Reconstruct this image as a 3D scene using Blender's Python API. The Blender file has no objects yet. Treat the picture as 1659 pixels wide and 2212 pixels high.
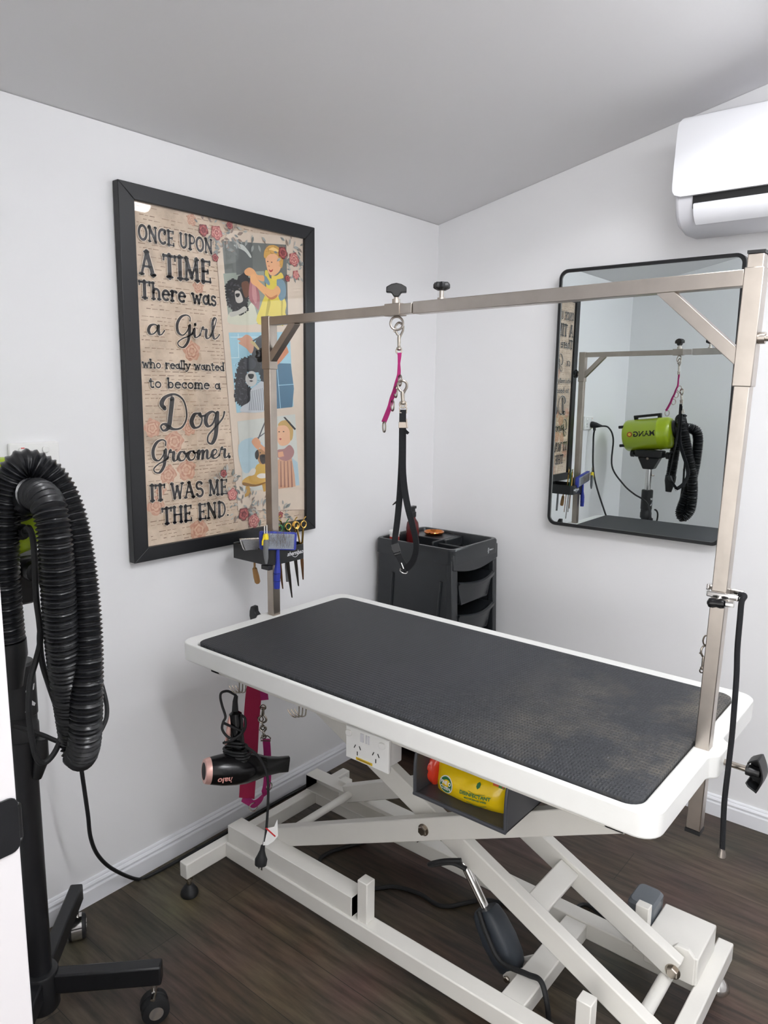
import bpy, bmesh, math, random
from mathutils import Vector, Matrix
random.seed(7)
R = math.radians
sc = bpy.context.scene
COL = sc.collection

# ------------------------------------------------------------------ camera, world, exposure
CF, YAW, PITCH, ROLL = 1596.1055, 0.6829, 0.1659, 0.0127
CP = Vector((1.7054, -2.4033, 1.352))
_f = Vector((-math.sin(YAW)*math.cos(PITCH), math.cos(YAW)*math.cos(PITCH), -math.sin(PITCH)))
_r0 = Vector((math.cos(YAW), math.sin(YAW), 0)); _u0 = _r0.cross(_f)
_r = _r0*math.cos(ROLL) + _u0*math.sin(ROLL); _u = -_r0*math.sin(ROLL) + _u0*math.cos(ROLL)
cd = bpy.data.cameras.new('camera'); cam = bpy.data.objects.new('camera', cd); COL.objects.link(cam)
cd.sensor_fit = 'VERTICAL'; cd.sensor_height = 36.0; cd.lens = CF*36.0/2212.0
cd.clip_start = 0.02
M = Matrix((( _r.x, _u.x, -_f.x, CP.x), (_r.y, _u.y, -_f.y, CP.y), (_r.z, _u.z, -_f.z, CP.z), (0, 0, 0, 1)))
cam.matrix_world = M
sc.camera = cam
w = bpy.data.worlds.new('world'); sc.world = w; w.use_nodes = True
w.node_tree.nodes['Background'].inputs[0].default_value = (1.0, 0.985, 0.96, 1)
w.node_tree.nodes['Background'].inputs[1].default_value = 2.3
sc.view_settings.view_transform = 'Standard'; sc.view_settings.look = 'None'
sc.view_settings.gamma = 1; sc.view_settings.use_curve_mapping = False
sc.view_settings.exposure = 0.40
sc.cycles.diffuse_bounces = 8
LAMP_POWER = 17.0

def at(px, py, ax, val):
    """point of the photographed line of sight lying on the plane axis=val (surveyed positions)"""
    d = _f + _r*((px-829.5)/CF) - _u*((py-1106)/CF)
    t = (val-CP[ax])/d[ax]
    return CP + d*t

# ------------------------------------------------------------------ materials
def lin(c):
    return tuple((x/12.92 if x <= .04045 else ((x+.055)/1.055)**2.4) for x in [v/255 for v in c])
MATS = {}
def mat(name, rgb, rough=.5, metal=0., var=.06, scale=30., bump=0., spec=.5, coat=0., bscale=None):
    m = bpy.data.materials.new(name); m.use_nodes = True
    nt = m.node_tree; b = nt.nodes['Principled BSDF']
    c = lin(rgb)
    tc = nt.nodes.new('ShaderNodeTexCoord'); n = nt.nodes.new('ShaderNodeTexNoise')
    n.inputs['Scale'].default_value = scale; n.inputs['Detail'].default_value = 4
    nt.links.new(tc.outputs['Object'], n.inputs['Vector'])
    mx = nt.nodes.new('ShaderNodeMix'); mx.data_type = 'RGBA'
    mx.inputs[6].default_value = tuple(v*(1-var) for v in c)+(1,)
    mx.inputs[7].default_value = tuple(min(1, v*(1+var)) for v in c)+(1,)
    nt.links.new(n.outputs['Fac'], mx.inputs[0]); nt.links.new(mx.outputs[2], b.inputs['Base Color'])
    b.inputs['Roughness'].default_value = rough; b.inputs['Metallic'].default_value = metal
    b.inputs['Specular IOR Level'].default_value = spec; b.inputs['Coat Weight'].default_value = coat
    if bump:
        n2 = nt.nodes.new('ShaderNodeTexNoise'); n2.inputs['Scale'].default_value = bscale or scale*4
        nt.links.new(tc.outputs['Object'], n2.inputs['Vector'])
        bp = nt.nodes.new('ShaderNodeBump'); bp.inputs['Strength'].default_value = bump; bp.inputs['Distance'].default_value = .002
        nt.links.new(n2.outputs['Fac'], bp.inputs['Height']); nt.links.new(bp.outputs['Normal'], b.inputs['Normal'])
    MATS[name] = m
    return m
def flat(rgb, rough=.6):
    k = 'ink_%d_%d_%d' % tuple(rgb)
    if k not in MATS: mat(k, rgb, rough, 0, .05, 60)
    return MATS[k]

wallM = mat('wall_paint', (236, 236, 237), .55, 0, .012, 3, .06, .3, 0, 90)
ceilM = mat('ceiling_paint', (222, 221, 222), .8, 0, .012, 3, .05, .2, 0, 60)
trimM = mat('trim_gloss_paint', (235, 236, 240), .3, 0, .01, 5, 0, .5)
jambM = mat('jamb_paint', (220, 217, 219), .4, 0, .015, 8, .05)
tabM = mat('white_powder_coat', (236, 236, 233), .32, 0, .02, 40, .05, .5, 0, 300)
frameM = mat('white_enamel_frame', (228, 226, 220), .4, 0, .04, 18, .06, .5, 0, 200)
blackP = mat('black_plastic', (24, 25, 27), .38, 0, .1, 50)
blackR = mat('black_rubber', (20, 21, 23), .6, 0, .1, 50)
blackS = mat('black_satin_frame', (22, 23, 26), .35, 0, .1, 80, .04)
trolM = mat('trolley_black_plastic', (36, 39, 42), .3, 0, .05, 20, .05, .5, 0, 400)
hoseM = mat('hose_black_vinyl', (22, 23, 26), .28, 0, .12, 30)
steel = mat('brushed_stainless', (188, 180, 172), .3, 1., .16, 26, .04, .5, 0, 120)
steelW = mat('worn_stainless', (168, 158, 148), .33, 1., .22, 14, .05, .5, 0, 60)
chrome = mat('chrome', (215, 213, 210), .12, 1., .03, 30)
nickel = mat('nickel_wire', (176, 168, 158), .22, 1., .1, 60)
gold = mat('gold_titanium', (196, 160, 88), .2, 1., .1, 60)
copper = mat('polished_copper', (205, 125, 65), .16, 1., .06, 30)
green = mat('lime_enamel', (158, 182, 22), .3, 0, .05, 12, 0, .5, .3)
greenH = mat('green_handle', (70, 130, 80), .35)
pink = mat('magenta_webbing', (160, 38, 104), .75, 0, .14, 140, .3, .3, 0, 500)
pinkB = mat('raspberry_band', (166, 38, 76), .7, 0, .06, 60, .15, .3, 0, 300)
web = mat('black_webbing', (25, 26, 29), .75, 0, .2, 140, .35, .3, 0, 600)
blue = mat('blue_plastic', (36, 52, 150), .4)
yellowP = mat('yellow_plastic', (232, 205, 30), .4)
greyP = mat('grey_plastic', (112, 114, 116), .45)
darkGrey = mat('dark_grey_bin', (66, 68, 74), .45, 0, .06, 20)
slate = mat('slate_actuator', (54, 60, 68), .45, 0, .06, 20)
wood = mat('handle_wood', (176, 132, 80), .5, 0, .2, 40)
gpo = mat('white_switch_plastic', (238, 238, 236), .3)
dark = mat('dark_recess', (14, 14, 15), .7)  # near-black colour stands for the shade inside slots and openings
rose = mat('rose_gold', (226, 180, 170), .3, .35, .05, 30)
glossB = mat('gloss_black_shell', (12, 12, 14), .2, 0, .1, 30, 0, .35)
acM = mat('air_conditioner_white', (238, 239, 243), .26, 0, .01, 10)
acG = mat('air_conditioner_grey', (214, 214, 219), .4, 0, .02, 10)
bristle = mat('steel_bristle', (170, 170, 170), .4, .6, .5, 400, .8, .5, 0, 900)
redP = mat('deep_red_bottle', (92, 22, 24), .25, 0, .1, 20)
woodRaw = mat('raw_wood', (172, 120, 70), .7, 0, .2, 60)
rust = mat('rusty_steel', (120, 80, 62), .6, .7, .3, 80)
greyT = mat('smoky_plastic', (96, 102, 108), .3, 0, .1, 20)

def floor_material():
    m = bpy.data.materials.new('dark_vinyl_planks'); m.use_nodes = True; nt = m.node_tree; b = nt.nodes['Principled BSDF']
    N = nt.nodes.new; L = nt.links.new
    tc = N('ShaderNodeTexCoord'); br = N('ShaderNodeTexBrick')
    br.inputs['Scale'].default_value = 1; br.inputs['Brick Width'].default_value = 1.2; br.inputs['Row Height'].default_value = .152
    br.inputs['Mortar Size'].default_value = .0009; br.inputs['Mortar Smooth'].default_value = .2; br.offset = .37
    br.inputs['Color1'].default_value = lin((68, 58, 49))+(1,); br.inputs['Color2'].default_value = lin((88, 76, 64))+(1,)
    br.inputs['Mortar'].default_value = lin((30, 26, 22))+(1,)
    L(tc.outputs['Object'], br.inputs['Vector'])
    mp = N('ShaderNodeMapping'); mp.inputs['Scale'].default_value = (3.5, 34, 1); L(tc.outputs['Object'], mp.inputs['Vector'])
    n = N('ShaderNodeTexNoise'); n.inputs['Scale'].default_value = 1.6; n.inputs['Detail'].default_value = 8; n.inputs['Roughness'].default_value = .65
    L(mp.outputs['Vector'], n.inputs['Vector'])
    rp = N('ShaderNodeValToRGB'); rp.color_ramp.elements[0].position = .34; rp.color_ramp.elements[0].color = (.34, .34, .33, 1)
    rp.color_ramp.elements[1].position = .68; rp.color_ramp.elements[1].color = (1.25, 1.22, 1.16, 1)
    L(n.outputs['Fac'], rp.inputs['Fac'])
    mu = N('ShaderNodeMix'); mu.data_type = 'RGBA'; mu.blend_type = 'MULTIPLY'; mu.inputs[0].default_value = 1
    L(br.outputs['Color'], mu.inputs[6]); L(rp.outputs['Color'], mu.inputs[7])
    n3 = N('ShaderNodeTexNoise'); n3.inputs['Scale'].default_value = 4; n3.inputs['Detail'].default_value = 3
    L(tc.outputs['Object'], n3.inputs['Vector'])
    m2 = N('ShaderNodeMix'); m2.data_type = 'RGBA'; m2.blend_type = 'OVERLAY'; m2.inputs[0].default_value = .35
    L(mu.outputs[2], m2.inputs[6]); L(n3.outputs['Color'], m2.inputs[7])
    L(m2.outputs[2], b.inputs['Base Color']); b.inputs['Roughness'].default_value = .5
    bp = N('ShaderNodeBump'); bp.inputs['Strength'].default_value = .15; bp.inputs['Distance'].default_value = .002
    L(n.outputs['Fac'], bp.inputs['Height']); L(bp.outputs['Normal'], b.inputs['Normal'])
    return m
floorM = floor_material()

def rubber_mat():
    m = bpy.data.materials.new('ribbed_rubber_mat'); m.use_nodes = True; nt = m.node_tree; b = nt.nodes['Principled BSDF']
    N = nt.nodes.new; L = nt.links.new
    tc = N('ShaderNodeTexCoord')
    wv = []
    for d in 'XY':
        x = N('ShaderNodeTexWave'); x.wave_type = 'BANDS'; x.bands_direction = d; x.inputs['Scale'].default_value = 31 if d == 'Y' else 52
        L(tc.outputs['Object'], x.inputs['Vector']); wv.append(x)
    mx = N('ShaderNodeMath'); mx.operation = 'MAXIMUM'
    L(wv[0].outputs['Fac'], mx.inputs[0]); L(wv[1].outputs['Fac'], mx.inputs[1])
    n = N('ShaderNodeTexNoise'); n.inputs['Scale'].default_value = 3.2; n.inputs['Detail'].default_value = 7; n.inputs['Roughness'].default_value = .7
    L(tc.outputs['Object'], n.inputs['Vector'])
    # dried residue collecting towards one end of the mat
    sp = N('ShaderNodeSeparateXYZ'); L(tc.outputs['Object'], sp.inputs[0])
    mr = N('ShaderNodeMapRange'); mr.inputs[1].default_value = .14; mr.inputs[2].default_value = .56
    mr.inputs[3].default_value = 0; mr.inputs[4].default_value = 1
    L(sp.outputs['X'], mr.inputs[0])
    rp = N('ShaderNodeValToRGB'); rp.color_ramp.elements[0].position = .47; rp.color_ramp.elements[1].position = .74
    L(n.outputs['Fac'], rp.inputs['Fac'])
    mm = N('ShaderNodeMath'); mm.operation = 'MULTIPLY'; L(rp.outputs['Color'], mm.inputs[0]); L(mr.outputs[0], mm.inputs[1])
    m3 = N('ShaderNodeMath'); m3.operation = 'MULTIPLY'; L(mm.outputs[0], m3.inputs[0]); L(mx.outputs[0], m3.inputs[1])
    c = N('ShaderNodeMix'); c.data_type = 'RGBA'; c.inputs[6].default_value = lin((45, 47, 51))+(1,); c.inputs[7].default_value = lin((134, 126, 110))+(1,)
    L(m3.outputs[0], c.inputs[0]); L(c.outputs[2], b.inputs['Base Color'])
    b.inputs['Roughness'].default_value = .58
    bp = N('ShaderNodeBump'); bp.inputs['Strength'].default_value = .55; bp.inputs['Distance'].default_value = .002
    L(mx.outputs[0], bp.inputs['Height']); L(bp.outputs['Normal'], b.inputs['Normal'])
    return m
matM = rubber_mat()

def mirror_mat():
    m = bpy.data.materials.new('silvered_glass'); m.use_nodes = True; b = m.node_tree.nodes['Principled BSDF']
    b.inputs['Base Color'].default_value = (.80, .86, .865, 1); b.inputs['Metallic'].default_value = 1; b.inputs['Roughness'].default_value = .004
    return m
mirM = mirror_mat()
def pane_mat():
    m = bpy.data.materials.new('picture_glass'); m.use_nodes = True; nt = m.node_tree; nt.nodes.clear()
    N = nt.nodes.new; o = N('ShaderNodeOutputMaterial'); t = N('ShaderNodeBsdfTransparent'); g = N('ShaderNodeBsdfGlossy')
    g.inputs['Roughness'].default_value = .015; f = N('ShaderNodeFresnel'); f.inputs[0].default_value = 1.5
    mx = N('ShaderNodeMixShader'); L = nt.links.new
    ge = N('ShaderNodeNewGeometry'); iv = N('ShaderNodeMath'); iv.operation = 'SUBTRACT'; iv.inputs[0].default_value = 1; L(ge.outputs['Backfacing'], iv.inputs[1])
    mu = N('ShaderNodeMath'); mu.operation = 'MULTIPLY'; L(f.outputs[0], mu.inputs[0]); L(iv.outputs[0], mu.inputs[1])
    L(mu.outputs[0], mx.inputs[0]); L(t.outputs[0], mx.inputs[1]); L(g.outputs[0], mx.inputs[2]); L(mx.outputs[0], o.inputs[0])
    return m
paneM = pane_mat()
def lamp_mat(power):
    m = bpy.data.materials.new('lit_diffuser'); m.use_nodes = True; nt = m.node_tree; nt.nodes.clear()
    o = nt.nodes.new('ShaderNodeOutputMaterial'); e = nt.nodes.new('ShaderNodeEmission')
    e.inputs[0].default_value = (.97, .98, 1, 1); e.inputs[1].default_value = power
    nt.links.new(e.outputs[0], o.inputs[0]); return m
def paper_mat():
    m = bpy.data.materials.new('aged_newsprint'); m.use_nodes = True; nt = m.node_tree; b = nt.nodes['Principled BSDF']
    N = nt.nodes.new; L = nt.links.new; tc = N('ShaderNodeTexCoord')
    n = N('ShaderNodeTexNoise'); n.inputs['Scale'].default_value = 7; n.inputs['Detail'].default_value = 9; n.inputs['Roughness'].default_value = .66
    L(tc.outputs['Object'], n.inputs['Vector']); rp = N('ShaderNodeValToRGB'); e = rp.color_ramp.elements
    e[0].position = .3; e[0].color = lin((156, 138, 120))+(1,); e[1].position = .62; e[1].color = lin((222, 202, 180))+(1,)
    x = e.new(.47); x.color = lin((200, 179, 156))+(1,)
    L(n.outputs['Fac'], rp.inputs['Fac']); L(rp.outputs['Color'], b.inputs['Base Color']); b.inputs['Roughness'].default_value = .6
    return m
paperM = paper_mat()

# ------------------------------------------------------------------ mesh builder
class MB:
    def __init__(s): s.v = []; s.f = []; s.m = []
    def add(s, vs, fs, m=0):
        o = len(s.v); s.v += [Vector(p) for p in vs]; s.f += [[i+o for i in f] for f in fs]; s.m += [m]*len(fs); return s
    def box(s, a, b, m=0):
        x0, x1 = sorted((a[0], b[0])); y0, y1 = sorted((a[1], b[1])); z0, z1 = sorted((a[2], b[2]))
        return s.add([(x0,y0,z0),(x1,y0,z0),(x1,y1,z0),(x0,y1,z0),(x0,y0,z1),(x1,y0,z1),(x1,y1,z1),(x0,y1,z1)],
                     [(0,3,2,1),(4,5,6,7),(0,1,5,4),(1,2,6,5),(2,3,7,6),(3,0,4,7)], m)
    def bar(s, p0, p1, wd, ht, up=(0,0,1), m=0, w1=None, h1=None):
        p0, p1 = Vector(p0), Vector(p1); t = (p1-p0).normalized(); sd = t.cross(Vector(up)).normalized(); u = sd.cross(t)
        w1 = w1 or wd; h1 = h1 or ht; vs = []
        for p, a, b in ((p0, wd/2, ht/2), (p1, w1/2, h1/2)):
            vs += [p-sd*a-u*b, p+sd*a-u*b, p+sd*a+u*b, p-sd*a+u*b]
        return s.add(vs, [(0,1,2,3),(7,6,5,4),(0,4,5,1),(1,5,6,2),(2,6,7,3),(3,7,4,0)], m)
    def tube(s, path, r, n=10, m=0, closed=False, radii=None):
        P = [Vector(p) for p in path]; k = len(P); rings = []
        tang = [(P[(i+1) % k if closed else min(i+1, k-1)]-P[(i-1) % k if closed else max(i-1, 0)]).normalized() for i in range(k)]
        a = Vector((0,0,1)) if abs(tang[0].z) < .9 else Vector((1,0,0)); nrm = (a-tang[0]*a.dot(tang[0])).normalized(); vs = []
        for i in range(k):
            nrm = nrm-tang[i]*nrm.dot(tang[i])
            if nrm.length < 1e-6: nrm = tang[i].orthogonal()
            nrm.normalize(); bn = tang[i].cross(nrm); rr = radii[i] if radii else r
            vs += [P[i]+(nrm*math.cos(2*math.pi*j/n)+bn*math.sin(2*math.pi*j/n))*rr for j in range(n)]
        fs = []
        for i in range(k if closed else k-1):
            q = (i+1) % k
            fs += [(i*n+j, i*n+(j+1) % n, q*n+(j+1) % n, q*n+j) for j in range(n)]
        if not closed: fs += [tuple(range(n-1, -1, -1)), tuple((k-1)*n+j for j in range(n))]
        return s.add(vs, fs, m)
    def lathe(s, o, ax, prof, n=24, m=0, sx=1., sy=1.):
        o = Vector(o); ax = Vector(ax).normalized(); a = Vector((0,0,1)) if abs(ax.z) < .9 else Vector((1,0,0))
        e1 = (a-ax*a.dot(ax)).normalized(); e2 = ax.cross(e1); vs = []; k = len(prof)
        for r, h in prof: vs += [o+ax*h+(e1*math.cos(2*math.pi*j/n)*sx+e2*math.sin(2*math.pi*j/n)*sy)*max(r, 1e-5) for j in range(n)]
        fs = [(i*n+j, i*n+(j+1) % n, (i+1)*n+(j+1) % n, (i+1)*n+j) for i in range(k-1) for j in range(n)]
        fs += [tuple(range(n-1, -1, -1)), tuple((k-1)*n+j for j in range(n))]
        return s.add(vs, fs, m)
    def prism(s, pts, vec, m=0):
        P = [Vector(p) for p in pts]; vec = Vector(vec); n = len(P)
        return s.add(P+[p+vec for p in P], [tuple(range(n-1, -1, -1)), tuple(range(n, 2*n))]+[(i, (i+1) % n, n+(i+1) % n, n+i) for i in range(n)], m)
    def ring(s, o, nrm, R_, r, n=24, k=8, m=0, sx=1., up=None):
        o = Vector(o); nrm = Vector(nrm).normalized()
        a = Vector(up) if up else (Vector((0,0,1)) if abs(nrm.z) < .9 else Vector((1,0,0)))
        e1 = (a-nrm*a.dot(nrm)).normalized(); e2 = nrm.cross(e1)
        return s.tube([o+e1*math.cos(2*math.pi*i/n)*R_+e2*math.sin(2*math.pi*i/n)*R_*sx for i in range(n)], r, k, m, True)
    def loft(s, outlines, m=0, caps=True):
        n = len(outlines[0]); vs = [p for o in outlines for p in o]; fs = []
        for i in range(len(outlines)-1): fs += [(i*n+j, i*n+(j+1) % n, (i+1)*n+(j+1) % n, (i+1)*n+j) for j in range(n)]
        if caps: fs += [tuple(range(n-1, -1, -1)), tuple((len(outlines)-1)*n+j for j in range(n))]
        return s.add(vs, fs, m)
    def strap(s, path, sides, wd, th, m=0):
        """flat band along path; sides = one vector (or list) across the band"""
        P = [Vector(p) for p in path]; k = len(P); vs = []
        for i in range(k):
            t = (P[min(i+1, k-1)]-P[max(i-1, 0)]).normalized(); sd = Vector(sides[i] if isinstance(sides, list) else sides)
            sd = (sd-t*sd.dot(t)).normalized(); nn = sd.cross(t); ww = wd[i] if isinstance(wd, list) else wd
            vs += [P[i]-sd*ww/2-nn*th/2, P[i]+sd*ww/2-nn*th/2, P[i]+sd*ww/2+nn*th/2, P[i]-sd*ww/2+nn*th/2]
        fs = [(i*4+j, i*4+(j+1) % 4, i*4+4+(j+1) % 4, i*4+4+j) for i in range(k-1) for j in range(4)]+[(3,2,1,0), tuple((k-1)*4+j for j in range(4))]
        return s.add(vs, fs, m)
    def build(s, name, mats, parent=None, bevel=0., angle=35, seg=2, subsurf=0):
        off = Vector((0,0,0)); q = parent
        while q is not None: off += q.location; q = q.parent
        if parent is None:
            lo = [min(p[i] for p in s.v) for i in range(3)]; hi = [max(p[i] for p in s.v) for i in range(3)]
            org = Vector(((lo[0]+hi[0])/2, (lo[1]+hi[1])/2, lo[2]))
        else: org = Vector((0,0,0))
        me = bpy.data.meshes.new(name); me.from_pydata([p-off-org for p in s.v], [], s.f)
        for x in (mats if isinstance(mats, (list, tuple)) else [mats]): me.materials.append(x)
        me.polygons.foreach_set('material_index', s.m); me.update()
        bm = bmesh.new(); bm.from_mesh(me); bmesh.ops.recalc_face_normals(bm, faces=bm.faces); bm.to_mesh(me); bm.free()
        me.polygons.foreach_set('use_smooth', [True]*len(me.polygons)); me.set_sharp_from_angle(angle=R(angle))
        o = bpy.data.objects.new(name, me); COL.objects.link(o); o.parent = parent; o.location = org
        if bevel:
            md = o.modifiers.new('edge', 'BEVEL'); md.width = bevel; md.segments = seg; md.limit_method = 'ANGLE'; md.angle_limit = R(40)
        if subsurf:
            md = o.modifiers.new('smooth', 'SUBSURF'); md.levels = subsurf; md.render_levels = subsurf
        return o

def tag(o, label, cat, group=None):
    o['label'] = label; o['category'] = cat
    if group: o['group'] = group
    return o
def thing(name, label, cat, loc, group=None):
    o = bpy.data.objects.new(name, None); o.empty_display_size = .05; COL.objects.link(o); o.location = loc
    return tag(o, label, cat, group)
def struct(o): o['kind'] = 'structure'; return o
def cat_path(pts, n=8, closed=False):
    P = [Vector(p) for p in pts]; k = len(P); out = []
    for i in range(k if closed else k-1):
        g = lambda j: P[j % k] if closed else P[max(0, min(k-1, j))]
        a, b, c, d = g(i-1), g(i), g(i+1), g(i+2)
        for j in range(n):
            t = j/n; out.append(.5*((2*b)+(c-a)*t+(2*a-5*b+4*c-d)*t*t+(3*b-a-3*c+d)*t**3))
    if not closed: out.append(P[-1])
    return out
def resample(path, step):
    out = [path[0].copy()]; acc = 0
    for a, b in zip(path, path[1:]):
        L = (b-a).length
        if L < 1e-9: continue
        d = step-acc
        while d <= L: out.append(a.lerp(b, d/L)); d += step
        acc = L-(d-step)
    return out
def rrect(x0, x1, y0, y1, r, n=6):
    out = []
    for cx, cy, a0 in ((x1-r, y0+r, -90), (x1-r, y1-r, 0), (x0+r, y1-r, 90), (x0+r, y0+r, 180)):
        out += [(cx+r*math.cos(R(a0+90*i/n)), cy+r*math.sin(R(a0+90*i/n))) for i in range(n+1)]
    return out
def text_mb(mb, txt, org, ex, ey, size, m=0, bold=0., shear=0., ext=0., align='CENTER', bend=None):
    """lettering: org = baseline anchor, ex / ey = unit reading and up directions"""
    cu = bpy.data.curves.new('t', 'FONT'); cu.body = txt; cu.size = size; cu.offset = bold; cu.shear = shear; cu.align_x = align; cu.resolution_u = 3
    ob = bpy.data.objects.new('t', cu); COL.objects.link(ob)
    dg = bpy.context.evaluated_depsgraph_get(); dg.update(); me = bpy.data.meshes.new_from_object(ob.evaluated_get(dg))
    ex, ey, org = Vector(ex), Vector(ey), Vector(org); nz = ex.cross(ey)
    def mp(p):
        q = org+ex*p.x+ey*p.y+nz*ext
        return q if bend is None else bend(p.x, p.y)
    mb.add([mp(v.co) for v in me.vertices], [list(p.vertices) for p in me.polygons], m)
    bpy.data.objects.remove(ob); bpy.data.meshes.remove(me); bpy.data.curves.remove(cu)

# ------------------------------------------------------------------ setting
HC, SL = 1.9656, 0.2153            # raked ceiling: height at the corner, rise per metre of x
XE, YB = 2.95, -2.16
T = .1
ceil = lambda x: HC+SL*x
o = MB().box((-T, -4.2, -.08), (XE+T, T, 0)).build('floor', floorM); struct(o)
b = MB(); b.prism([(-T, -4.2, ceil(-T)), (XE+T, -4.2, ceil(XE+T)), (XE+T, -4.2, ceil(XE+T)+.08), (-T, -4.2, ceil(-T)+.08)], (0, 4.2+T, 0))
struct(b.build('ceiling', ceilM))
b = MB(); b.box((-T, YB-T, 0), (0, T, ceil(0)-.002)); struct(b.build('wall_left', wallM))
b = MB(); b.prism([(0, 0, 0), (XE, 0, 0), (XE, 0, ceil(XE)-.001), (0, 0, ceil(0)-.001)], (0, T, 0)); struct(b.build('wall_right', wallM))
b = MB(); b.box((XE, -4.2, 0), (XE+T, T, ceil(XE)-.001)); struct(b.build('wall_end', wallM))  # unseen; carried on past the doorway to keep outside light off the jamb
JX, JX2, DH = 1.0970, 1.98, 2.06
b = MB()
b.prism([(0, YB-T, 0), (JX-.03, YB-T, 0), (JX-.03, YB-T, ceil(JX-.03)), (0, YB-T, ceil(0))], (0, T, 0))
b.prism([(JX2, YB-T, 0), (XE, YB-T, 0), (XE, YB-T, ceil(XE)), (JX2, YB-T, ceil(JX2))], (0, T, 0))
b.prism([(JX-.03, YB-T, DH), (JX2, YB-T, DH), (JX2, YB-T, ceil(JX2)), (JX-.03, YB-T, ceil(JX-.03))], (0, T, 0))
struct(b.build('wall_back', wallM))
SK = [(0, 0), (.014, 0), (.014, .042), (.0125, .045), (.0095, .046), (.0095, .0485), (.012, .050), (.0125, .0545), (.0095, .059), (.0065, .0605), (.0065, .0635), (.0045, .067), (0, .068)]
b = MB(); b.prism([(x, YB, z) for x, z in SK], (0, -YB, 0)); struct(b.build('baseboard_left', trimM, angle=25))
b = MB(); b.prism([(.014, -x, z) for x, z in SK], (XE-.014, 0, 0)); struct(b.build('baseboard_right', trimM, angle=25))
b = MB(); b.prism([(.014, YB+x, z) for x, z in SK], (JX-.05, 0, 0)); struct(b.build('baseboard_back', trimM, angle=25))
# door opening: painted jamb with a black strike plate let into it
b = MB(); b.box((JX-.03, YB-T-.02, 0), (JX, YB+.012, DH)); b.box((JX-.075, YB, 0), (JX-.03, YB+.012, DH))
b.box((JX-.002, YB-T-.02, 0), (JX+.010, YB-.052, DH))
door = struct(b.build('door_1', jambM, bevel=.0015))
b = MB(); zc0, zc1 = .955, 1.006
pl = [(y, z) for y, z in rrect(YB-.060, YB+.012, zc0, zc1, .008, 4)]
b.prism([(JX+.0005, y, z) for y, z in pl], (.0016, 0, 0))
b.tube([(JX+.001, YB+.011, zc0+.008), (JX-.001, YB+.0135, zc0+.010), (JX-.001, YB+.0135, zc1-.010), (JX+.001, YB+.011, zc1-.008)], .0022, 6)
sp = b.build('strike_plate', blackS, door, bevel=.0006); sp['label'] = 'black strike plate with worn edge'
b = MB(); b.prism([(JX+.0022, y, z) for y, z in rrect(YB-.044, YB-.019, zc0+.014, zc1-.014, .004, 3)], (.0004, 0, 0)); b.build('latch_hole', woodRaw, sp)

# ------------------------------------------------------------------ ceiling lamp (out of frame; its tube shows in the picture glass) and an added fill lamp
def batten(a, c, drop, label, power):
    """a, c = ends (x, y) on the ceiling; housing under the ceiling, half-round lit diffuser below it"""
    up_ = Vector((-SL, 0, 1)).normalized(); A = Vector((a[0], a[1], ceil(a[0]))); C_ = Vector((c[0], c[1], ceil(c[0])))
    t = (C_-A).normalized(); sd = t.cross(up_).normalized(); L_ = (C_-A).length; mid = (A+C_)/2
    lamp = thing('ceiling_light', label, 'light', mid-up_*.02, 'batten lights on the ceiling')
    b = MB(); b.bar(A-up_*(drop/2+.001), C_-up_*(drop/2+.001), .064, drop-.002, up_); b.build('batten_body', acM, lamp)
    hc_ = [(.030*math.cos(R(q)), .034*math.sin(R(q))) for q in range(180, 361, 12)]
    b = MB(); b.loft([[A+t*h+sd*x*k-up_*(drop+.002-z*k) for x, z in hc_] for h, k in ((0, .55), (.006, .8), (.02, 1), (L_-.02, 1), (L_-.006, .8), (L_, .55))])
    b.build('lamp_diffuser', lamp_mat(power), lamp)
batten((1.32, -.39), (1.32, -1.59), .11, 'white batten light with lit tube diffuser on the low side of the sloping ceiling', LAMP_POWER)
batten((1.60, -1.88), (2.80, -1.88), .05, 'unseen added fill light shaped as a white batten running up the high side of the sloping ceiling', LAMP_POWER*4.9)  # added fill lamp, brightens the right wall and the table front

# ------------------------------------------------------------------ framed poster on the left wall
PY0, PY1, PZ0, PZ1 = -1.3618, -.6938, .8944, 1.8366
FX = .026
post = thing('framed_poster', 'large black framed vintage dog groomer poster hanging on the left wall', 'poster', (.001, (PY0+PY1)/2, PZ0))
ins = [at(287, 430, 0, .02), at(655, 517, 0, .02), at(319, 1185, 0, .02), at(661, 1118, 0, .02)]
iy0 = (ins[0].y+ins[2].y)/2; iy1 = (ins[1].y+ins[3].y)/2; iz1 = (ins[0].z+ins[1].z)/2; iz0 = (ins[2].z+ins[3].z)/2
b = MB()
O4 = [(PY0, PZ0), (PY1, PZ0), (PY1, PZ1), (PY0, PZ1)]; I4 = [(iy0, iz0), (iy1, iz0), (iy1, iz1), (iy0, iz1)]
for i in range(4):
    j = (i+1) % 4
    q = [O4[i], O4[j], I4[j], I4[i]]
    b.prism([(.003, y, z) for y, z in q], (FX-.003, 0, 0))
b.build('frame', blackS, post, bevel=.0015)
PXP = .0150
pm = [paperM]; pidx = {}
def ink(c):
    if c not in pidx: pidx[c] = len(pm); pm.append(flat(c))
    return pidx[c]
pr = MB()
pr.box((.006, iy0-.01, iz0-.01), (PXP, iy1+.01, iz1+.01))
layer = [0]
def pp(px, py): p = at(px, py, 0, PXP); return p.y, p.z
def padd(yz, c, up=True, keep=None):
    if up: layer[0] += 1
    x = PXP+.000004*layer[0]
    yz = [(min(max(y, iy0-.004), iy1+.004), min(max(z, iz0-.004), iz1+.004)) for y, z in yz]
    pr.add([(x, y, z) for y, z in yz], [tuple(range(len(yz)))], ink(c))
Z1 = lambda p: (230+p[0]/3.53, 370+p[1]/3.53)
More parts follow.
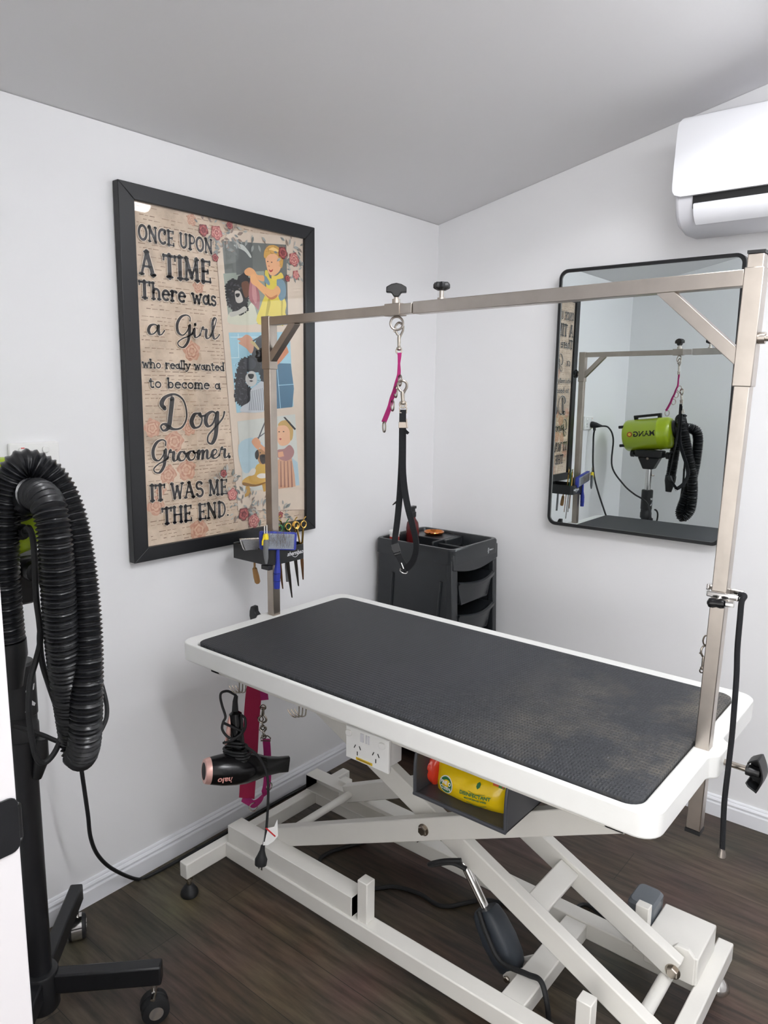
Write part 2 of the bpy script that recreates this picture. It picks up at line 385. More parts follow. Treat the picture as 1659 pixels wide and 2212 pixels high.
Z2 = lambda p: (260+p[0]/3.77, 760+p[1]/3.77)
def poly(Z, pts, c, smooth=True):
    q = [Vector(pp(*Z(p))+(0,)) for p in pts]
    if smooth and len(q) > 4: q = cat_path(q, 4, True)
    padd([(v.x, v.y) for v in q], c)
rng = random.Random(3)
def fuzz(Z, pts, c, r, seed=1, step=1):
    g = random.Random(seed); q = cat_path([Vector((a, b_, 0)) for a, b_ in pts], 3, True)
    for v in q[::step]:
        rr = r*g.uniform(.6, 1.2); ph = g.uniform(0, 6); cx_, cy_ = v.x+g.uniform(-3, 3), v.y+g.uniform(-3, 3)
        poly(Z, [(cx_+rr*(1+.35*math.sin(3*a+ph))*math.cos(a), cy_+rr*(1+.35*math.sin(3*a+ph))*math.sin(a)) for a in [k*1.0472 for k in range(6)]], c)
def curls(Z, box, n, c, seed=1, s=12):
    g = random.Random(seed)
    for _ in range(n):
        x, y = g.uniform(box[0], box[2]), g.uniform(box[1], box[3]); a0 = g.uniform(0, 6.28); L_ = g.uniform(1.5, 3.4); out = []
        for k in range(8): a = a0+L_*k/7; out.append((x+s*math.cos(a), y+s*math.sin(a)))
        for k in range(7, -1, -1): a = a0+L_*k/7; t_ = s-2.2*math.sin(math.pi*k/7)-.5; out.append((x+t_*math.cos(a), y+t_*math.sin(a)))
        poly(Z, out, c, False)
# newsprint columns: short broken lines of print
layer[0] = 1
cols = []
y = iy0+.01
for k in range(5):
    wdt = rng.uniform(.08, .13); cols.append((y, y+wdt)); y += wdt+.008
for (a, c_) in cols:
    z = iz1-.01
    while z > iz0:
        if rng.random() < .8:
            y = a+rng.uniform(0, .01)
            while y < min(c_, iy1):
                l = rng.uniform(.006, .022); shade = rng.choice([(150, 124, 100), (132, 106, 84), (166, 140, 116)])
                hh = rng.uniform(.0016, .0026)
                if rng.random() < .75: padd([(y, z), (y+l, z+.0006), (y+l, z+hh), (y, z+hh)], shade, False)
                y += l+rng.uniform(.003, .007)
        z -= .0098
def rose_at(Z, c, r, kind, seed):
    g = random.Random(seed); cy, cz = pp(*Z(c)); rr = abs(pp(*Z((c[0], c[1]+r)))[1]-cz)
    pal = {'red': [(112, 44, 46), (150, 66, 66), (188, 104, 98), (126, 50, 52)], 'pink': [(160, 84, 84), (206, 140, 130), (178, 96, 94), (222, 168, 154)],
           'faded': [(196, 150, 126), (206, 166, 142), (188, 138, 116), (212, 178, 152)]}[kind]
    for k, s in enumerate((1, .84, .68, .52, .36, .2)):
        n = 14; ph = g.uniform(0, 6); pts = []
        for i in range(n*3):
            a = 2*math.pi*i/(n*3); rad = rr*s*(1+.10*math.sin(5*a+ph)+.05*math.sin(9*a+2*ph)); pts.append((cy+rad*math.cos(a)+rr*.06*(g.random()-.5), cz+rad*math.sin(a)))
        padd(pts, pal[k % 4])
        for q in range(3 if k < 5 else 0):      # petal edges
            a0 = g.uniform(0, 6.28); ra = rr*s*.86; e = []
            for i in range(7): a = a0+.16*i; e.append((cy+ra*math.cos(a), cz+ra*math.sin(a)))
            for i in range(6, -1, -1): a = a0+.16*i; e.append((cy+(ra-rr*.06*math.sin(math.pi*i/6))*math.cos(a), cz+(ra-rr*.06*math.sin(math.pi*i/6))*math.sin(a)))
            padd(e, pal[(k+2) % 4], q == 0)
def leaf_at(Z, c, L, ang, col):
    cy, cz = pp(*Z(c)); ll = abs(pp(*Z((c[0], c[1]+L)))[1]-cz); a = R(ang); ca, sa = math.cos(a), math.sin(a); pts = []
    for t, wv in ((0, 0), (.2, .13), (.45, .2), (.7, .14), (1, 0), (.7, -.14), (.45, -.2), (.2, -.13)):
        pts.append((cy+ll*(t*ca-wv*sa), cz+ll*(t*sa+wv*ca)))
    padd(pts, col, False)
    padd([(cy, cz), (cy+ll*.9*ca-.0004*sa, cz+ll*.9*sa+.0004*ca), (cy+ll*.9*ca+.0004*sa, cz+ll*.9*sa-.0004*ca)], (92, 92, 88))
def spray(Z, c, n, rad, seed):
    g = random.Random(seed)
    for i in range(n):
        a = g.uniform(0, 360); d = g.uniform(.2, 1)*rad
        leaf_at(Z, (c[0]+d*math.cos(R(a)), c[1]-d*math.sin(R(a))), g.uniform(36, 66), a+g.uniform(-40, 40), g.choice([(140, 146, 144), (168, 172, 168), (120, 126, 122), (188, 186, 178), (150, 132, 120)]))
for i, (c, r) in enumerate([((260, 620), 75), ((440, 730), 85), ((540, 960), 85), ((390, 1000), 75), ((640, 1450), 85), ((290, 1250), 80), ((560, 620), 60), ((330, 1120), 50)]): rose_at(Z2, c, r, 'faded', i)
for i, (c, r) in enumerate([((650, 1370), 75), ((650, 370), 45), ((700, 880), 50)]): rose_at(Z1, c, r, 'faded', 20+i)
# grey-brown paper scrap behind "a Girl"
layer[0] += 1
# cream photo strip with three pictures
CREAM = (216, 200, 182)
q = [Z1(p) for p in [(836, 640), (930, 452), (1520, 520)]]+[Z2(p) for p in [(1512, 1288), (955, 1300)]]+[Z1((905, 1500))]
padd([pp(*p) for p in q], (150, 130, 112)); padd([(y+.002, z+.002) for y, z in [pp(*p) for p in q]], CREAM)
# picture one: girl drying a spaniel
poly(Z1, [(880, 530), (1370, 560), (1386, 1166), (934, 1163)], (112, 116, 112), False)
poly(Z1, [(890, 780), (1200, 760), (1230, 1165), (934, 1163)], (150, 158, 146), False)
poly(Z1, [(980, 540), (1110, 545), (1115, 780), (990, 790)], (96, 100, 98), False)
poly(Z1, [(968, 565), (1030, 556), (1075, 600), (1104, 650), (1092, 656), (1050, 608)], (196, 200, 194))
poly(Z1, [(940, 1075), (1000, 1090), (1070, 1045), (1110, 1000), (1140, 1070), (1146, 1162), (936, 1162)], (206, 206, 186))
poly(Z1, [(918, 880), (945, 835), (1000, 832), (1020, 800), (1062, 792), (1090, 840), (1104, 900), (1080, 950), (1070, 1010), (1074, 1062), (1012, 1088), (965, 1062), (928, 1010), (914, 940)], (34, 32, 34))
fuzz(Z1, [(918, 880), (945, 835), (1000, 832), (1020, 800), (1062, 792), (1090, 840), (1104, 900), (1080, 950), (1070, 1010), (1074, 1062), (1012, 1088), (965, 1062), (928, 1010), (914, 940)], (34, 32, 34), 13, 2)
curls(Z1, (930, 830, 1090, 1060), 26, (96, 96, 102), 4, 11)
poly(Z1, [(1030, 850), (1078, 842), (1096, 920), (1060, 965), (1036, 910)], (110, 72, 52))
poly(Z1, [(978, 920), (1004, 910), (1024, 930), (1040, 985), (1012, 1005), (986, 990)], (196, 190, 182))
poly(Z1, [(984, 934), (1014, 932), (1012, 952), (996, 962), (984, 950)], (24, 22, 24))
for e in ((962, 915), (1012, 898)): poly(Z1, [(e[0]-8, e[1]), (e[0], e[1]-8), (e[0]+8, e[1]), (e[0], e[1]+8)], (140, 130, 120)); poly(Z1, [(e[0]-4, e[1]), (e[0], e[1]-4), (e[0]+4, e[1]), (e[0], e[1]+4)], (12, 12, 12))
for i in range(9):
    a = rng.uniform(0, 6.28); c = (985+60*math.cos(a), 960+90*math.sin(a)); poly(Z1, [(c[0]-14, c[1]), (c[0], c[1]-6), (c[0]+14, c[1]+4), (c[0], c[1]+3)], (84, 86, 90))
poly(Z1, [(936, 1078), (1000, 1062), (1050, 1030), (1070, 1060), (1010, 1092), (950, 1110)], (188, 186, 176))
poly(Z1, [(1100, 800), (1130, 788), (1150, 880), (1168, 960), (1160, 1055), (1132, 1030), (1084, 960)], (170, 112, 116))
poly(Z1, [(1112, 830), (1126, 826), (1146, 960), (1136, 1010), (1110, 950)], (196, 144, 144))
poly(Z1, [(1248, 818), (1300, 800), (1312, 870), (1368, 1000), (1362, 1080), (1384, 1165), (1154, 1165), (1178, 1020), (1216, 910), (1206, 770), (1228, 760)], (222, 204, 86))
poly(Z1, [(1230, 980), (1250, 1000), (1230, 1100), (1222, 1164), (1204, 1164)], (186, 168, 60))
poly(Z1, [(1330, 980), (1345, 1000), (1340, 1080), (1350, 1164), (1334, 1164)], (190, 172, 64))
poly(Z1, [(1300, 820), (1345, 830), (1366, 880), (1362, 960), (1322, 985), (1300, 900)], (124, 152, 166))
poly(Z1, [(1196, 800), (1216, 800), (1244, 850), (1236, 870), (1204, 840)], (120, 148, 162))
poly(Z1, [(1050, 760), (1086, 734), (1124, 752), (1150, 790), (1196, 796), (1200, 838), (1160, 830), (1120, 806), (1064, 792)], (226, 168, 118))
poly(Z1, [(1096, 800), (1128, 786), (1160, 836), (1226, 890), (1268, 902), (1300, 872), (1326, 912), (1300, 960), (1250, 978), (1196, 936), (1140, 880), (1102, 850)], (232, 176, 122))
poly(Z1, [(1204, 930), (1250, 962), (1300, 940), (1290, 966), (1246, 978)], (196, 128, 84))
poly(Z1, [(1212, 650), (1250, 615), (1310, 640), (1332, 700), (1318, 760), (1272, 797), (1238, 780), (1218, 720)], (232, 178, 136))
poly(Z1, [(1198, 650), (1206, 600), (1244, 564), (1300, 572), (1340, 620), (1346, 690), (1334, 740), (1318, 700), (1306, 650), (1270, 628), (1232, 640), (1214, 664)], (212, 164, 84))
curls(Z1, (1215, 575, 1330, 620), 16, (176, 126, 56), 7, 18)
curls(Z1, (1320, 620, 1340, 720), 8, (180, 130, 60), 8, 10)
poly(Z1, [(1236, 596), (1270, 580), (1310, 604), (1296, 616), (1262, 604)], (240, 206, 136))
for e in ((1228, 688), (1258, 694)): poly(Z1, [(e[0]-7, e[1]), (e[0], e[1]-5), (e[0]+7, e[1]), (e[0], e[1]+5)], (60, 44, 40))
poly(Z1, [(1236, 748), (1252, 756), (1268, 746), (1262, 764), (1246, 768)], (170, 60, 56))
poly(Z1, [(1232, 715), (1246, 722), (1240, 730), (1230, 727)], (204, 140, 108))
poly(Z1, [(1256, 800), (1296, 796), (1330, 772), (1348, 812), (1300, 824), (1270, 834)], (232, 206, 96))
# picture two: scissoring a spaniel against blue tiles
q = [Z1((930, 1230)), Z1((1395, 1225)), Z2((1408, 445)), Z2((945, 497))]
padd([pp(*p) for p in q], (158, 200, 214))
poly(Z2, [(1190, 90), (1386, 96), (1412, 300), (1398, 450), (1190, 472)], (76, 116, 142), False)
for a, c_ in (((1270, 90), (1300, 460)), ((1280, 270), (1408, 262)), ((915, 100), (975, 96))):
    poly(Z2, [a, (a[0]+5, a[1]+5), (c_[0]+5, c_[1]+5), c_], (170, 212, 230), False)
for a, c_ in (((940, 1262), (1160, 1262)), ((1000, 1235), (1004, 1420)), ((945, 1420), (1010, 1418))):
    poly(Z1, [a, (a[0]+5, a[1]+5), (c_[0]+5, c_[1]+5), c_], (206, 228, 232), False)
poly(Z1, [(1150, 1270), (1210, 1252), (1232, 1330), (1226, 1500), (1140, 1510), (1106, 1400)], (40, 42, 50))
poly(Z1, [(1372, 1330), (1388, 1380), (1330, 1450), (1290, 1490), (1280, 1450), (1330, 1390)], (206, 134, 96), False)
poly(Z1, [(994, 1278), (1030, 1268), (1062, 1246), (1100, 1262), (1122, 1310), (1116, 1370), (1096, 1390), (1064, 1350), (1006, 1312), (1020, 1296)], (200, 150, 124))
poly(Z1, [(1090, 1300), (1120, 1290), (1170, 1360), (1160, 1368)], (190, 170, 120), False)
poly(Z1, [(1110, 1290), (1200, 1238), (1206, 1246), (1120, 1300)], (60, 64, 70), False)
poly(Z2, [(1000, 62), (1060, 44), (1112, 84), (1184, 90), (1192, 240), (1150, 222), (1124, 165), (1060, 150), (1012, 185), (1012, 260), (1062, 312), (1050, 400), (985, 436), (944, 390), (934, 280), (950, 150), (974, 90)], (38, 38, 44))
fuzz(Z2, [(1000, 62), (1060, 44), (1112, 84), (1184, 90), (1192, 240), (1150, 222), (1124, 165), (1060, 150), (1012, 185), (1012, 260), (1062, 312), (1050, 400), (985, 436), (944, 390), (934, 280), (950, 150), (974, 90)], (38, 38, 44), 15, 3)
curls(Z2, (945, 70, 1180, 250), 34, (98, 98, 106), 5, 14)
curls(Z2, (945, 250, 1040, 420), 18, (92, 92, 100), 6, 14)
poly(Z2, [(1010, 60), (1060, 48), (1104, 90), (1080, 140), (1030, 140), (1004, 110)], (58, 60, 66))
poly(Z2, [(1018, 200), (1050, 160), (1090, 165), (1108, 215), (1100, 262), (1058, 284), (1022, 252)], (206, 204, 200))
poly(Z2, [(1040, 182), (1082, 182), (1080, 210), (1060, 222), (1042, 206)], (20, 20, 22))
poly(Z2, [(1044, 236), (1062, 230), (1082, 238), (1062, 246)], (60, 56, 58))
poly(Z2, [(1058, 312), (1110, 268), (1150, 240), (1192, 290), (1196, 472), (990, 492), (988, 445), (1050, 402)], (198, 202, 206))
for k in range(9): poly(Z2, [(1060+15*k, 320-4*k), (1064+15*k, 318-4*k), (1050+15*k, 476), (1044+15*k, 478)], (120, 126, 132), False)
for k in range(8):
    c = (960+rng.uniform(-10, 60), 90+k*42); poly(Z2, [(c[0]-14, c[1]), (c[0], c[1]-5), (c[0]+14, c[1]+4), (c[0], c[1]+3)], (92, 94, 100))
# picture three: child trimming a small dog on a table
padd([pp(*Z2(p)) for p in [(950, 566), (1420, 508), (1455, 1086), (1000, 1140)]], (206, 208, 200))
poly(Z2, [(960, 760), (1090, 700), (1180, 800), (1100, 940), (1000, 980)], (176, 200, 208))
poly(Z2, [(1390, 860), (1440, 900), (1455, 1086), (1410, 1090)], (172, 196, 206), False)
poly(Z2, [(1108, 920), (1194, 914), (1210, 1010), (1150, 1030), (1092, 1020)], (206, 168, 78))
poly(Z2, [(994, 1046), (1060, 1006), (1160, 1000), (1210, 1026), (1192, 1060), (1100, 1090), (1004, 1088)], (206, 164, 82))
poly(Z2, [(1000, 1062), (1100, 1080), (1200, 1050), (1190, 1066), (1100, 1096), (1004, 1090)], (146, 106, 50))
poly(Z2, [(1018, 1096), (1048, 1092), (1064, 1160), (1010, 1184)], (190, 148, 70), False)
poly(Z2, [(1150, 1080), (1180, 1070), (1194, 1130), (1164, 1140)], (190, 148, 70), False)
poly(Z2, [(1104, 806), (1150, 786), (1202, 792), (1206, 890), (1170, 918), (1130, 906), (1112, 860)], (176, 132, 88))
poly(Z2, [(1094, 822), (1116, 798), (1126, 840), (1112, 876), (1096, 862)], (40, 36, 34))
poly(Z2, [(1132, 846), (1160, 834), (1190, 846), (1190, 890), (1160, 914), (1138, 892)], (58, 48, 44))
poly(Z2, [(1146, 844), (1172, 842), (1168, 860), (1150, 860)], (14, 14, 14))
for e in ((1136, 822), (1180, 818)): poly(Z2, [(e[0]-6, e[1]), (e[0], e[1]-6), (e[0]+6, e[1]), (e[0], e[1]+6)], (20, 18, 18))
poly(Z2, [(1040, 994), (1070, 950), (1100, 958), (1090, 996), (1056, 1010)], (222, 216, 206))
poly(Z2, [(1108, 1012), (1140, 990), (1200, 996), (1200, 1020), (1140, 1030)], (226, 220, 210))
poly(Z2, [(1184, 560), (1176, 556), (1100, 744), (1110, 748)], (70, 70, 74), False)
poly(Z2, [(1200, 636), (1196, 646), (1096, 724), (1090, 714)], (84, 84, 88), False)
poly(Z2, [(1066, 730), (1084, 704), (1112, 700), (1140, 740), (1126, 790), (1110, 792), (1080, 760)], (216, 158, 120))
poly(Z2, [(1120, 770), (1140, 750), (1200, 800), (1190, 830)], (216, 158, 120), False)
poly(Z2, [(1278, 610), (1330, 580), (1390, 612), (1392, 700), (1362, 752), (1306, 764), (1276, 720)], (226, 178, 142))
poly(Z2, [(1280, 600), (1310, 562), (1370, 562), (1402, 620), (1400, 700), (1380, 720), (1374, 640), (1340, 600)], (196, 160, 96))
for e in ((1290, 652), (1326, 650)): poly(Z2, [(e[0]-9, e[1]), (e[0], e[1]-6), (e[0]+9, e[1]), (e[0], e[1]+4)], (70, 52, 46))
poly(Z2, [(1288, 708), (1300, 702), (1312, 708), (1300, 720)], (176, 70, 66))
poly(Z2, [(1324, 532), (1338, 530), (1428, 628), (1416, 638)], (44, 40, 40), False)
poly(Z2, [(1278, 880), (1340, 850), (1392, 862), (1416, 1000), (1424, 1096), (1284, 1116)], (206, 160, 130), False)
for k in range(4): poly(Z2, [(1300+28*k, 890), (1306+28*k, 890), (1312+30*k, 1100), (1300+30*k, 1104)], (150, 104, 88), False)
poly(Z2, [(1278, 800), (1330, 790), (1376, 758), (1412, 806), (1396, 860), (1344, 888), (1280, 860)], (168, 124, 122))
poly(Z2, [(1280, 818), (1320, 810), (1330, 850), (1284, 860)], (220, 166, 132))
# painted roses and leaves over the strip corners
for Z, c, n, rad, s in ((Z1, (800, 440), 34, 120, 1), (Z1, (930, 500), 22, 90, 2), (Z1, (900, 600), 12, 60, 12), (Z1, (1400, 590), 26, 110, 3), (Z1, (1440, 760), 26, 100, 4), (Z1, (1120, 450), 16, 120, 13),
                        (Z2, (1010, 1260), 34, 130, 5), (Z2, (870, 1060), 26, 90, 6), (Z2, (1130, 1290), 30, 110, 7), (Z2, (1310, 1320), 18, 80, 8)): spray(Z, c, n, rad, s)
for i, (Z, c, r, k) in enumerate([(Z1, (735, 450), 46, 'red'), (Z1, (835, 470), 54, 'pink'), (Z1, (935, 412), 32, 'red'), (Z1, (825, 660), 30, 'red'), (Z1, (1340, 622), 46, 'red'), (Z1, (1425, 672), 52, 'pink'),
                                  (Z1, (1376, 818), 26, 'red'), (Z1, (1440, 790), 34, 'pink'), (Z2, (836, 990), 32, 'red'), (Z2, (908, 1160), 48, 'pink'), (Z2, (1000, 1320), 52, 'red'), (Z2, (1080, 1376), 56, 'pink'), (Z2, (1300, 1326), 26, 'red')]):
    rose_at(Z, c, r, k, 40+i)
pr.build('print', pm, post, angle=20)

# ---- poster lettering: pen-drawn letters
def arc(cx, cy, rx, ry, a0, a1, n=14): return [(cx+rx*math.cos(R(a0+(a1-a0)*i/n)), cy+ry*math.sin(R(a0+(a1-a0)*i/n))) for i in range(n+1)]
TH, TN = .17, .085
def sf(x, y, wd=.22): return ([(x-wd/2, y), (x+wd/2, y)], .07)
X = .62
GL = {
 'O': ([(arc(.38, .5, .30, .46, 0, 360, 28), .15)], .80), 'C': ([(arc(.40, .5, .31, .46, 50, 310, 22), .15), ([(.60, .98), (.62, .74)], .09), (arc(.54, .72, .07, .07, 0, 300, 8), .06)], .74),
 'N': ([([(.12, 0), (.12, 1)], .11), ([(.12, .98), (.62, .03)], .17), ([(.62, 0), (.62, 1)], .11), sf(.12, .03), sf(.12, .97), sf(.62, .97)], .80),
 'E': ([([(.16, 0), (.16, 1)], TH), ([(.08, .96), (.56, .96)], .08), ([(.16, .5), (.44, .5)], .08), ([(.08, .04), (.58, .04)], .08), ([(.55, 1), (.55, .8)], .06), ([(.57, 0), (.57, .22)], .06), ([(.44, .4), (.44, .6)], .05)], .68),
 'U': ([([(.15, 1), (.15, .35)]+arc(.38, .33, .23, .29, 180, 360, 10)+[(.61, .35), (.61, 1)], .14), sf(.15, .97), sf(.61, .97)], .78),
 'P': ([([(.17, 0), (.17, 1)], TH), ([(.1, .96), (.36, .96)]+arc(.36, .70, .21, .26, 90, -90, 10)+[(.17, .44)], .1), sf(.17, .03, .3)], .68),
 'A': ([([(.08, 0), (.36, 1)], .1), ([(.36, 1), (.66, 0)], .17), ([(.18, .36), (.56, .36)], .08), sf(.08, .03), sf(.66, .03, .26), sf(.34, .98, .2)], .80),
 'T': ([([(.34, 0), (.34, 1)], TH), ([(.02, .95), (.66, .95)], .1), ([(.04, 1), (.04, .76)], .07), ([(.64, 1), (.64, .76)], .07), sf(.34, .03, .32)], .74),
 'I': ([([(.16, 0), (.16, 1)], TH), sf(.16, .03, .3), sf(.16, .97, .3)], .38),
 'M': ([([(.12, 0), (.14, 1)], .11), ([(.14, .98), (.42, .12)], .16), ([(.42, .12), (.70, .98)], .09), ([(.70, 1), (.72, 0)], .16), sf(.12, .03), sf(.13, .97), sf(.72, .03, .26), sf(.71, .97)], .90),
 'W': ([([(.06, 1), (.24, .03)], .15), ([(.24, .03), (.44, .8)], .09), ([(.44, .8), (.62, .03)], .15), ([(.62, .03), (.82, 1)], .09), sf(.06, .97), sf(.44, .8, .18), sf(.82, .97)], .96),
 'S': ([(arc(.34, .73, .22, .23, 30, 250, 12)+arc(.36, .27, .23, .25, 80, -160, 12), .14)], .68),
 'H': ([([(.14, 0), (.14, 1)], .15), ([(.6, 0), (.6, 1)], .15), ([(.14, .5), (.6, .5)], .08), sf(.14, .03), sf(.14, .97), sf(.6, .03), sf(.6, .97)], .78),
 'D': ([([(.17, 0), (.17, 1)], TH), ([(.1, .96), (.3, .96)]+arc(.3, .5, .32, .46, 90, -90, 14)+[(.1, .04)], .11)], .76),
 '.': ([(arc(.08, .07, .035, .035, 0, 360, 8), .07)], .2), ' ': ([], .38),
 'h': ([([(.12, 0), (.12, .98)], .13), ([(.12, .4)]+arc(.30, .42, .17, .2, 180, 0, 10)+[(.47, 0)], .12), sf(.12, .03), sf(.08, .96, .16), sf(.47, .03, .2)], .62),
 'e': ([([(.08, .34), (.46, .36)], .08), (arc(.27, .31, .20, .28, 10, 310, 20), .12)], .54),
 'r': ([([(.12, 0), (.12, X)], .13), ([(.12, .34)]+arc(.30, .40, .16, .2, 160, 50, 8), .12), sf(.12, .03), sf(.09, X-.03, .16)], .48),
 'w': ([([(.05, X), (.19, .03)], .12), ([(.19, .03), (.33, .5)], .08), ([(.33, .5), (.47, .03)], .12), ([(.47, .03), (.61, X)], .08), sf(.05, X-.02, .18), sf(.61, X-.02, .16)], .70),
 'a': ([(arc(.24, .30, .17, .25, 40, 360, 18), .12), ([(.43, X), (.43, .12), (.52, .03)], .12)], .56),
 's': ([(arc(.22, .45, .13, .14, 30, 250, 10)+arc(.22, .16, .14, .15, 80, -160, 10), .11)], .44),
 'o': ([(arc(.25, .3, .19, .27, 0, 360, 22), .12)], .54),
 'l': ([([(.1, 0), (.1, .98)], .13), sf(.1, .03), sf(.07, .96, .16)], .26),
 'y': ([([(.05, X), (.25, .08)], .12), ([(.46, X), (.22, -.12), (.1, -.24), (.0, -.2)], .1), sf(.05, X-.02, .18), sf(.46, X-.02, .16)], .54),
 'n': ([([(.1, 0), (.1, X)], .13), ([(.1, .36)]+arc(.28, .40, .17, .2, 180, 0, 10)+[(.45, 0)], .12), sf(.1, .03), sf(.45, .03)], .58),
 't': ([([(.16, .86), (.16, .18)]+arc(.27, .16, .11, .14, 180, 320, 8), .12), ([(.02, X), (.36, X)], .07)], .44),
 'd': ([(arc(.24, .3, .17, .26, 0, 360, 20), .12), ([(.43, .98), (.43, 0)], .13), sf(.39, .96, .16), sf(.46, .03, .18)], .58),
 'b': ([(arc(.28, .3, .17, .26, 0, 360, 20), .12), ([(.1, .98), (.1, 0)], .13), sf(.07, .96, .16)], .56),
 'c': ([(arc(.26, .3, .18, .27, 45, 315, 16), .12), (arc(.37, .46, .04, .04, 0, 360, 6), .06)], .48),
 'm': ([([(.1, 0), (.1, X)], .13), ([(.1, .36)]+arc(.24, .40, .13, .2, 180, 0, 8)+[(.37, 0)], .12), ([(.37, .36)]+arc(.51, .40, .13, .2, 180, 0, 8)+[(.64, 0)], .12), sf(.1, .03), sf(.37, .03, .16), sf(.64, .03, .18)], .76),
}
SCR = {
 'a': ([[(.42, .36), (.30, .45), (.12, .38), (.03, .18), (.10, .02), (.25, .05), (.38, .22), (.45, .44), (.44, .2), (.48, .03), (.58, .05), (.70, .22)]], .66),
 'G': ([[(.74, .74), (.74, .92), (.58, 1.0), (.34, .88), (.17, .55), (.20, .2), (.40, .08), (.60, .28), (.72, .58), (.70, .2), (.62, -.2), (.42, -.46), (.22, -.42), (.18, -.26), (.38, -.08), (.66, .06), (.86, .22)]], .80),
 'i': ([[(0, .12), (.12, .44), (.12, .15), (.18, .02), (.30, .08), (.40, .22)], [(.16, .62), (.18, .60)]], .38),
 'r': ([[(0, .12), (.12, .52), (.17, .42), (.30, .42), (.27, .15), (.33, .02), (.45, .08), (.52, .22)]], .48),
 'l': ([[(0, .12), (.18, .5), (.30, .92), (.23, 1.0), (.13, .8), (.11, .3), (.18, .03), (.32, .08), (.44, .25)]], .42),
 'D': ([[(.30, .88), (.24, .5), (.16, .1), (.0, .0), (-.08, .12), (.04, .18), (.3, .02), (.58, .06), (.74, .36), (.66, .8), (.40, 1.0), (.10, .94), (-.03, .76), (.06, .62)]], .86),
 'o': ([[(.30, .42), (.14, .40), (.03, .2), (.12, .02), (.30, .05), (.38, .25), (.29, .42), (.36, .34), (.52, .36)]], .46),
 'g': ([[(.42, .36), (.28, .45), (.1, .36), (.04, .16), (.14, .02), (.3, .12), (.44, .44), (.42, .1), (.36, -.3), (.23, -.5), (.1, -.44), (.12, -.25), (.32, -.06), (.62, .22), (.70, .42)]], .60),
 'm': ([[(0, .12), (.10, .46), (.09, .2), (.07, .0), (.13, .24), (.25, .43), (.31, .36), (.28, .0), (.33, .24), (.46, .43), (.53, .36), (.51, .12), (.57, .02), (.66, .08), (.74, .2)]], .72),
 'e': ([[(.0, .12), (.2, .2), (.30, .34), (.22, .44), (.09, .36), (.05, .18), (.13, .03), (.28, .04), (.44, .18)]], .42),
 '.': ([[(.04, .03), (.07, .05)]], .2),
}
DK, HALO = (44, 41, 43), (232, 218, 200)
lt = MB()
def ribbon(pts, widths, x, m):
    """pts in (y,z) metres"""
    P = [Vector(p) for p in pts]; k = len(P); closed = (P[0]-P[-1]).length < 1e-6 and k > 3; vs = []
    for i in range(k):
        if closed: a, c_ = P[(i-1) if i > 0 else k-2], P[(i+1) if i < k-1 else 1]
        else: a, c_ = P[max(i-1, 0)], P[min(i+1, k-1)]
        t = (c_-a).normalized(); nn = Vector((-t.y, t.x)); h = widths[i]/2
        vs += [(x, P[i].x+nn.x*h, P[i].y+nn.y*h), (x, P[i].x-nn.x*h, P[i].y-nn.y*h)]
    lt.add(vs, [(2*i, 2*i+1, 2*i+3, 2*i+2) for i in range(k-1)], m)
    for e in ([] if closed else [0, k-1]):          # rounded ends
        h = widths[e]/2; lt.add([(x, P[e].x+h*math.cos(a*math.pi/4), P[e].y+h*math.sin(a*math.pi/4)) for a in range(8)], [tuple(range(8))], m)
def write(txt, bl, br_, tl, font, pen=1., halo=.05):
    y0, z0 = pp(*bl); y1, z1 = pp(*br_); yt, zt = pp(*tl); H = zt-z0
    adv = 0; pos = []
    for ch in txt:
        pos.append(adv); adv += (font[ch][1] if ch in font else .42)
    sx = (y1-y0)/adv; rise = (z1-z0)/adv
    for ps in (0, 1):
        for ch, ax in zip(txt, pos):
            if ch not in font: continue
            for st in font[ch][0]:
                if font is GL: pts, wd = st; ws = None
                else:
                    pts = [(p.x, p.y) for p in cat_path([Vector((a, c_, 0)) for a, c_ in st], 8)]; ws = []
                    for i in range(len(pts)):
                        a, c_ = pts[max(i-1, 0)], pts[min(i+1, len(pts)-1)]; d = Vector((c_[0]-a[0], c_[1]-a[1])); d = d.normalized() if d.length else d
                        ws.append(.05+.075*max(0, -d.y)**1.3)
                    if len(st) == 2: ws = [.11]*len(pts)
                q = [(y0+sx*(ax+a), z0+rise*(ax+a)+H*c_) for a, c_ in pts]
                base = [(v if ws else wd)*pen for v in (ws or [0]*len(pts))]
                hh = 1.22*H*(.5+.5*min(1., sx/H))
                ww = [hh*v+(.0034 if ps == 0 else 0) for v in base]
                ribbon(q, ww, PXP+.0030+.0001*ps, ps)
write('ONCE UPON', (297, 517), (459, 549), (298, 484), GL)
write('A TIME', (301, 592), (457, 612), (305, 542), GL)
write('There was', (299, 643), (467, 661), (298, 606), GL, 1.1)
write('a Girl', (318, 722), (472, 734), (318, 672), SCR)
write('who really wanted', (306, 794), (484, 801), (306, 775), GL, 1.15)
write('to become a', (320, 837), (476, 841), (320, 815), GL, 1.15)
write('Dog', (352, 930), (478, 920), (352, 853), SCR)
write('Groomer.', (322, 1000), (500, 988), (322, 951), SCR, 1.1)
write('IT WAS ME.', (323, 1083), (497, 1066), (322, 1048), GL)
write('THE END.', (349, 1133), (494, 1114), (346, 1098), GL)
lt.build('lettering', [flat(HALO), flat(DK)], post, angle=20)
b = MB(); b.box((PXP+.0040, iy0-.003, iz0-.003), (PXP+.0060, iy1+.003, iz1+.003)); b.build('glass_pane', paneM, post)

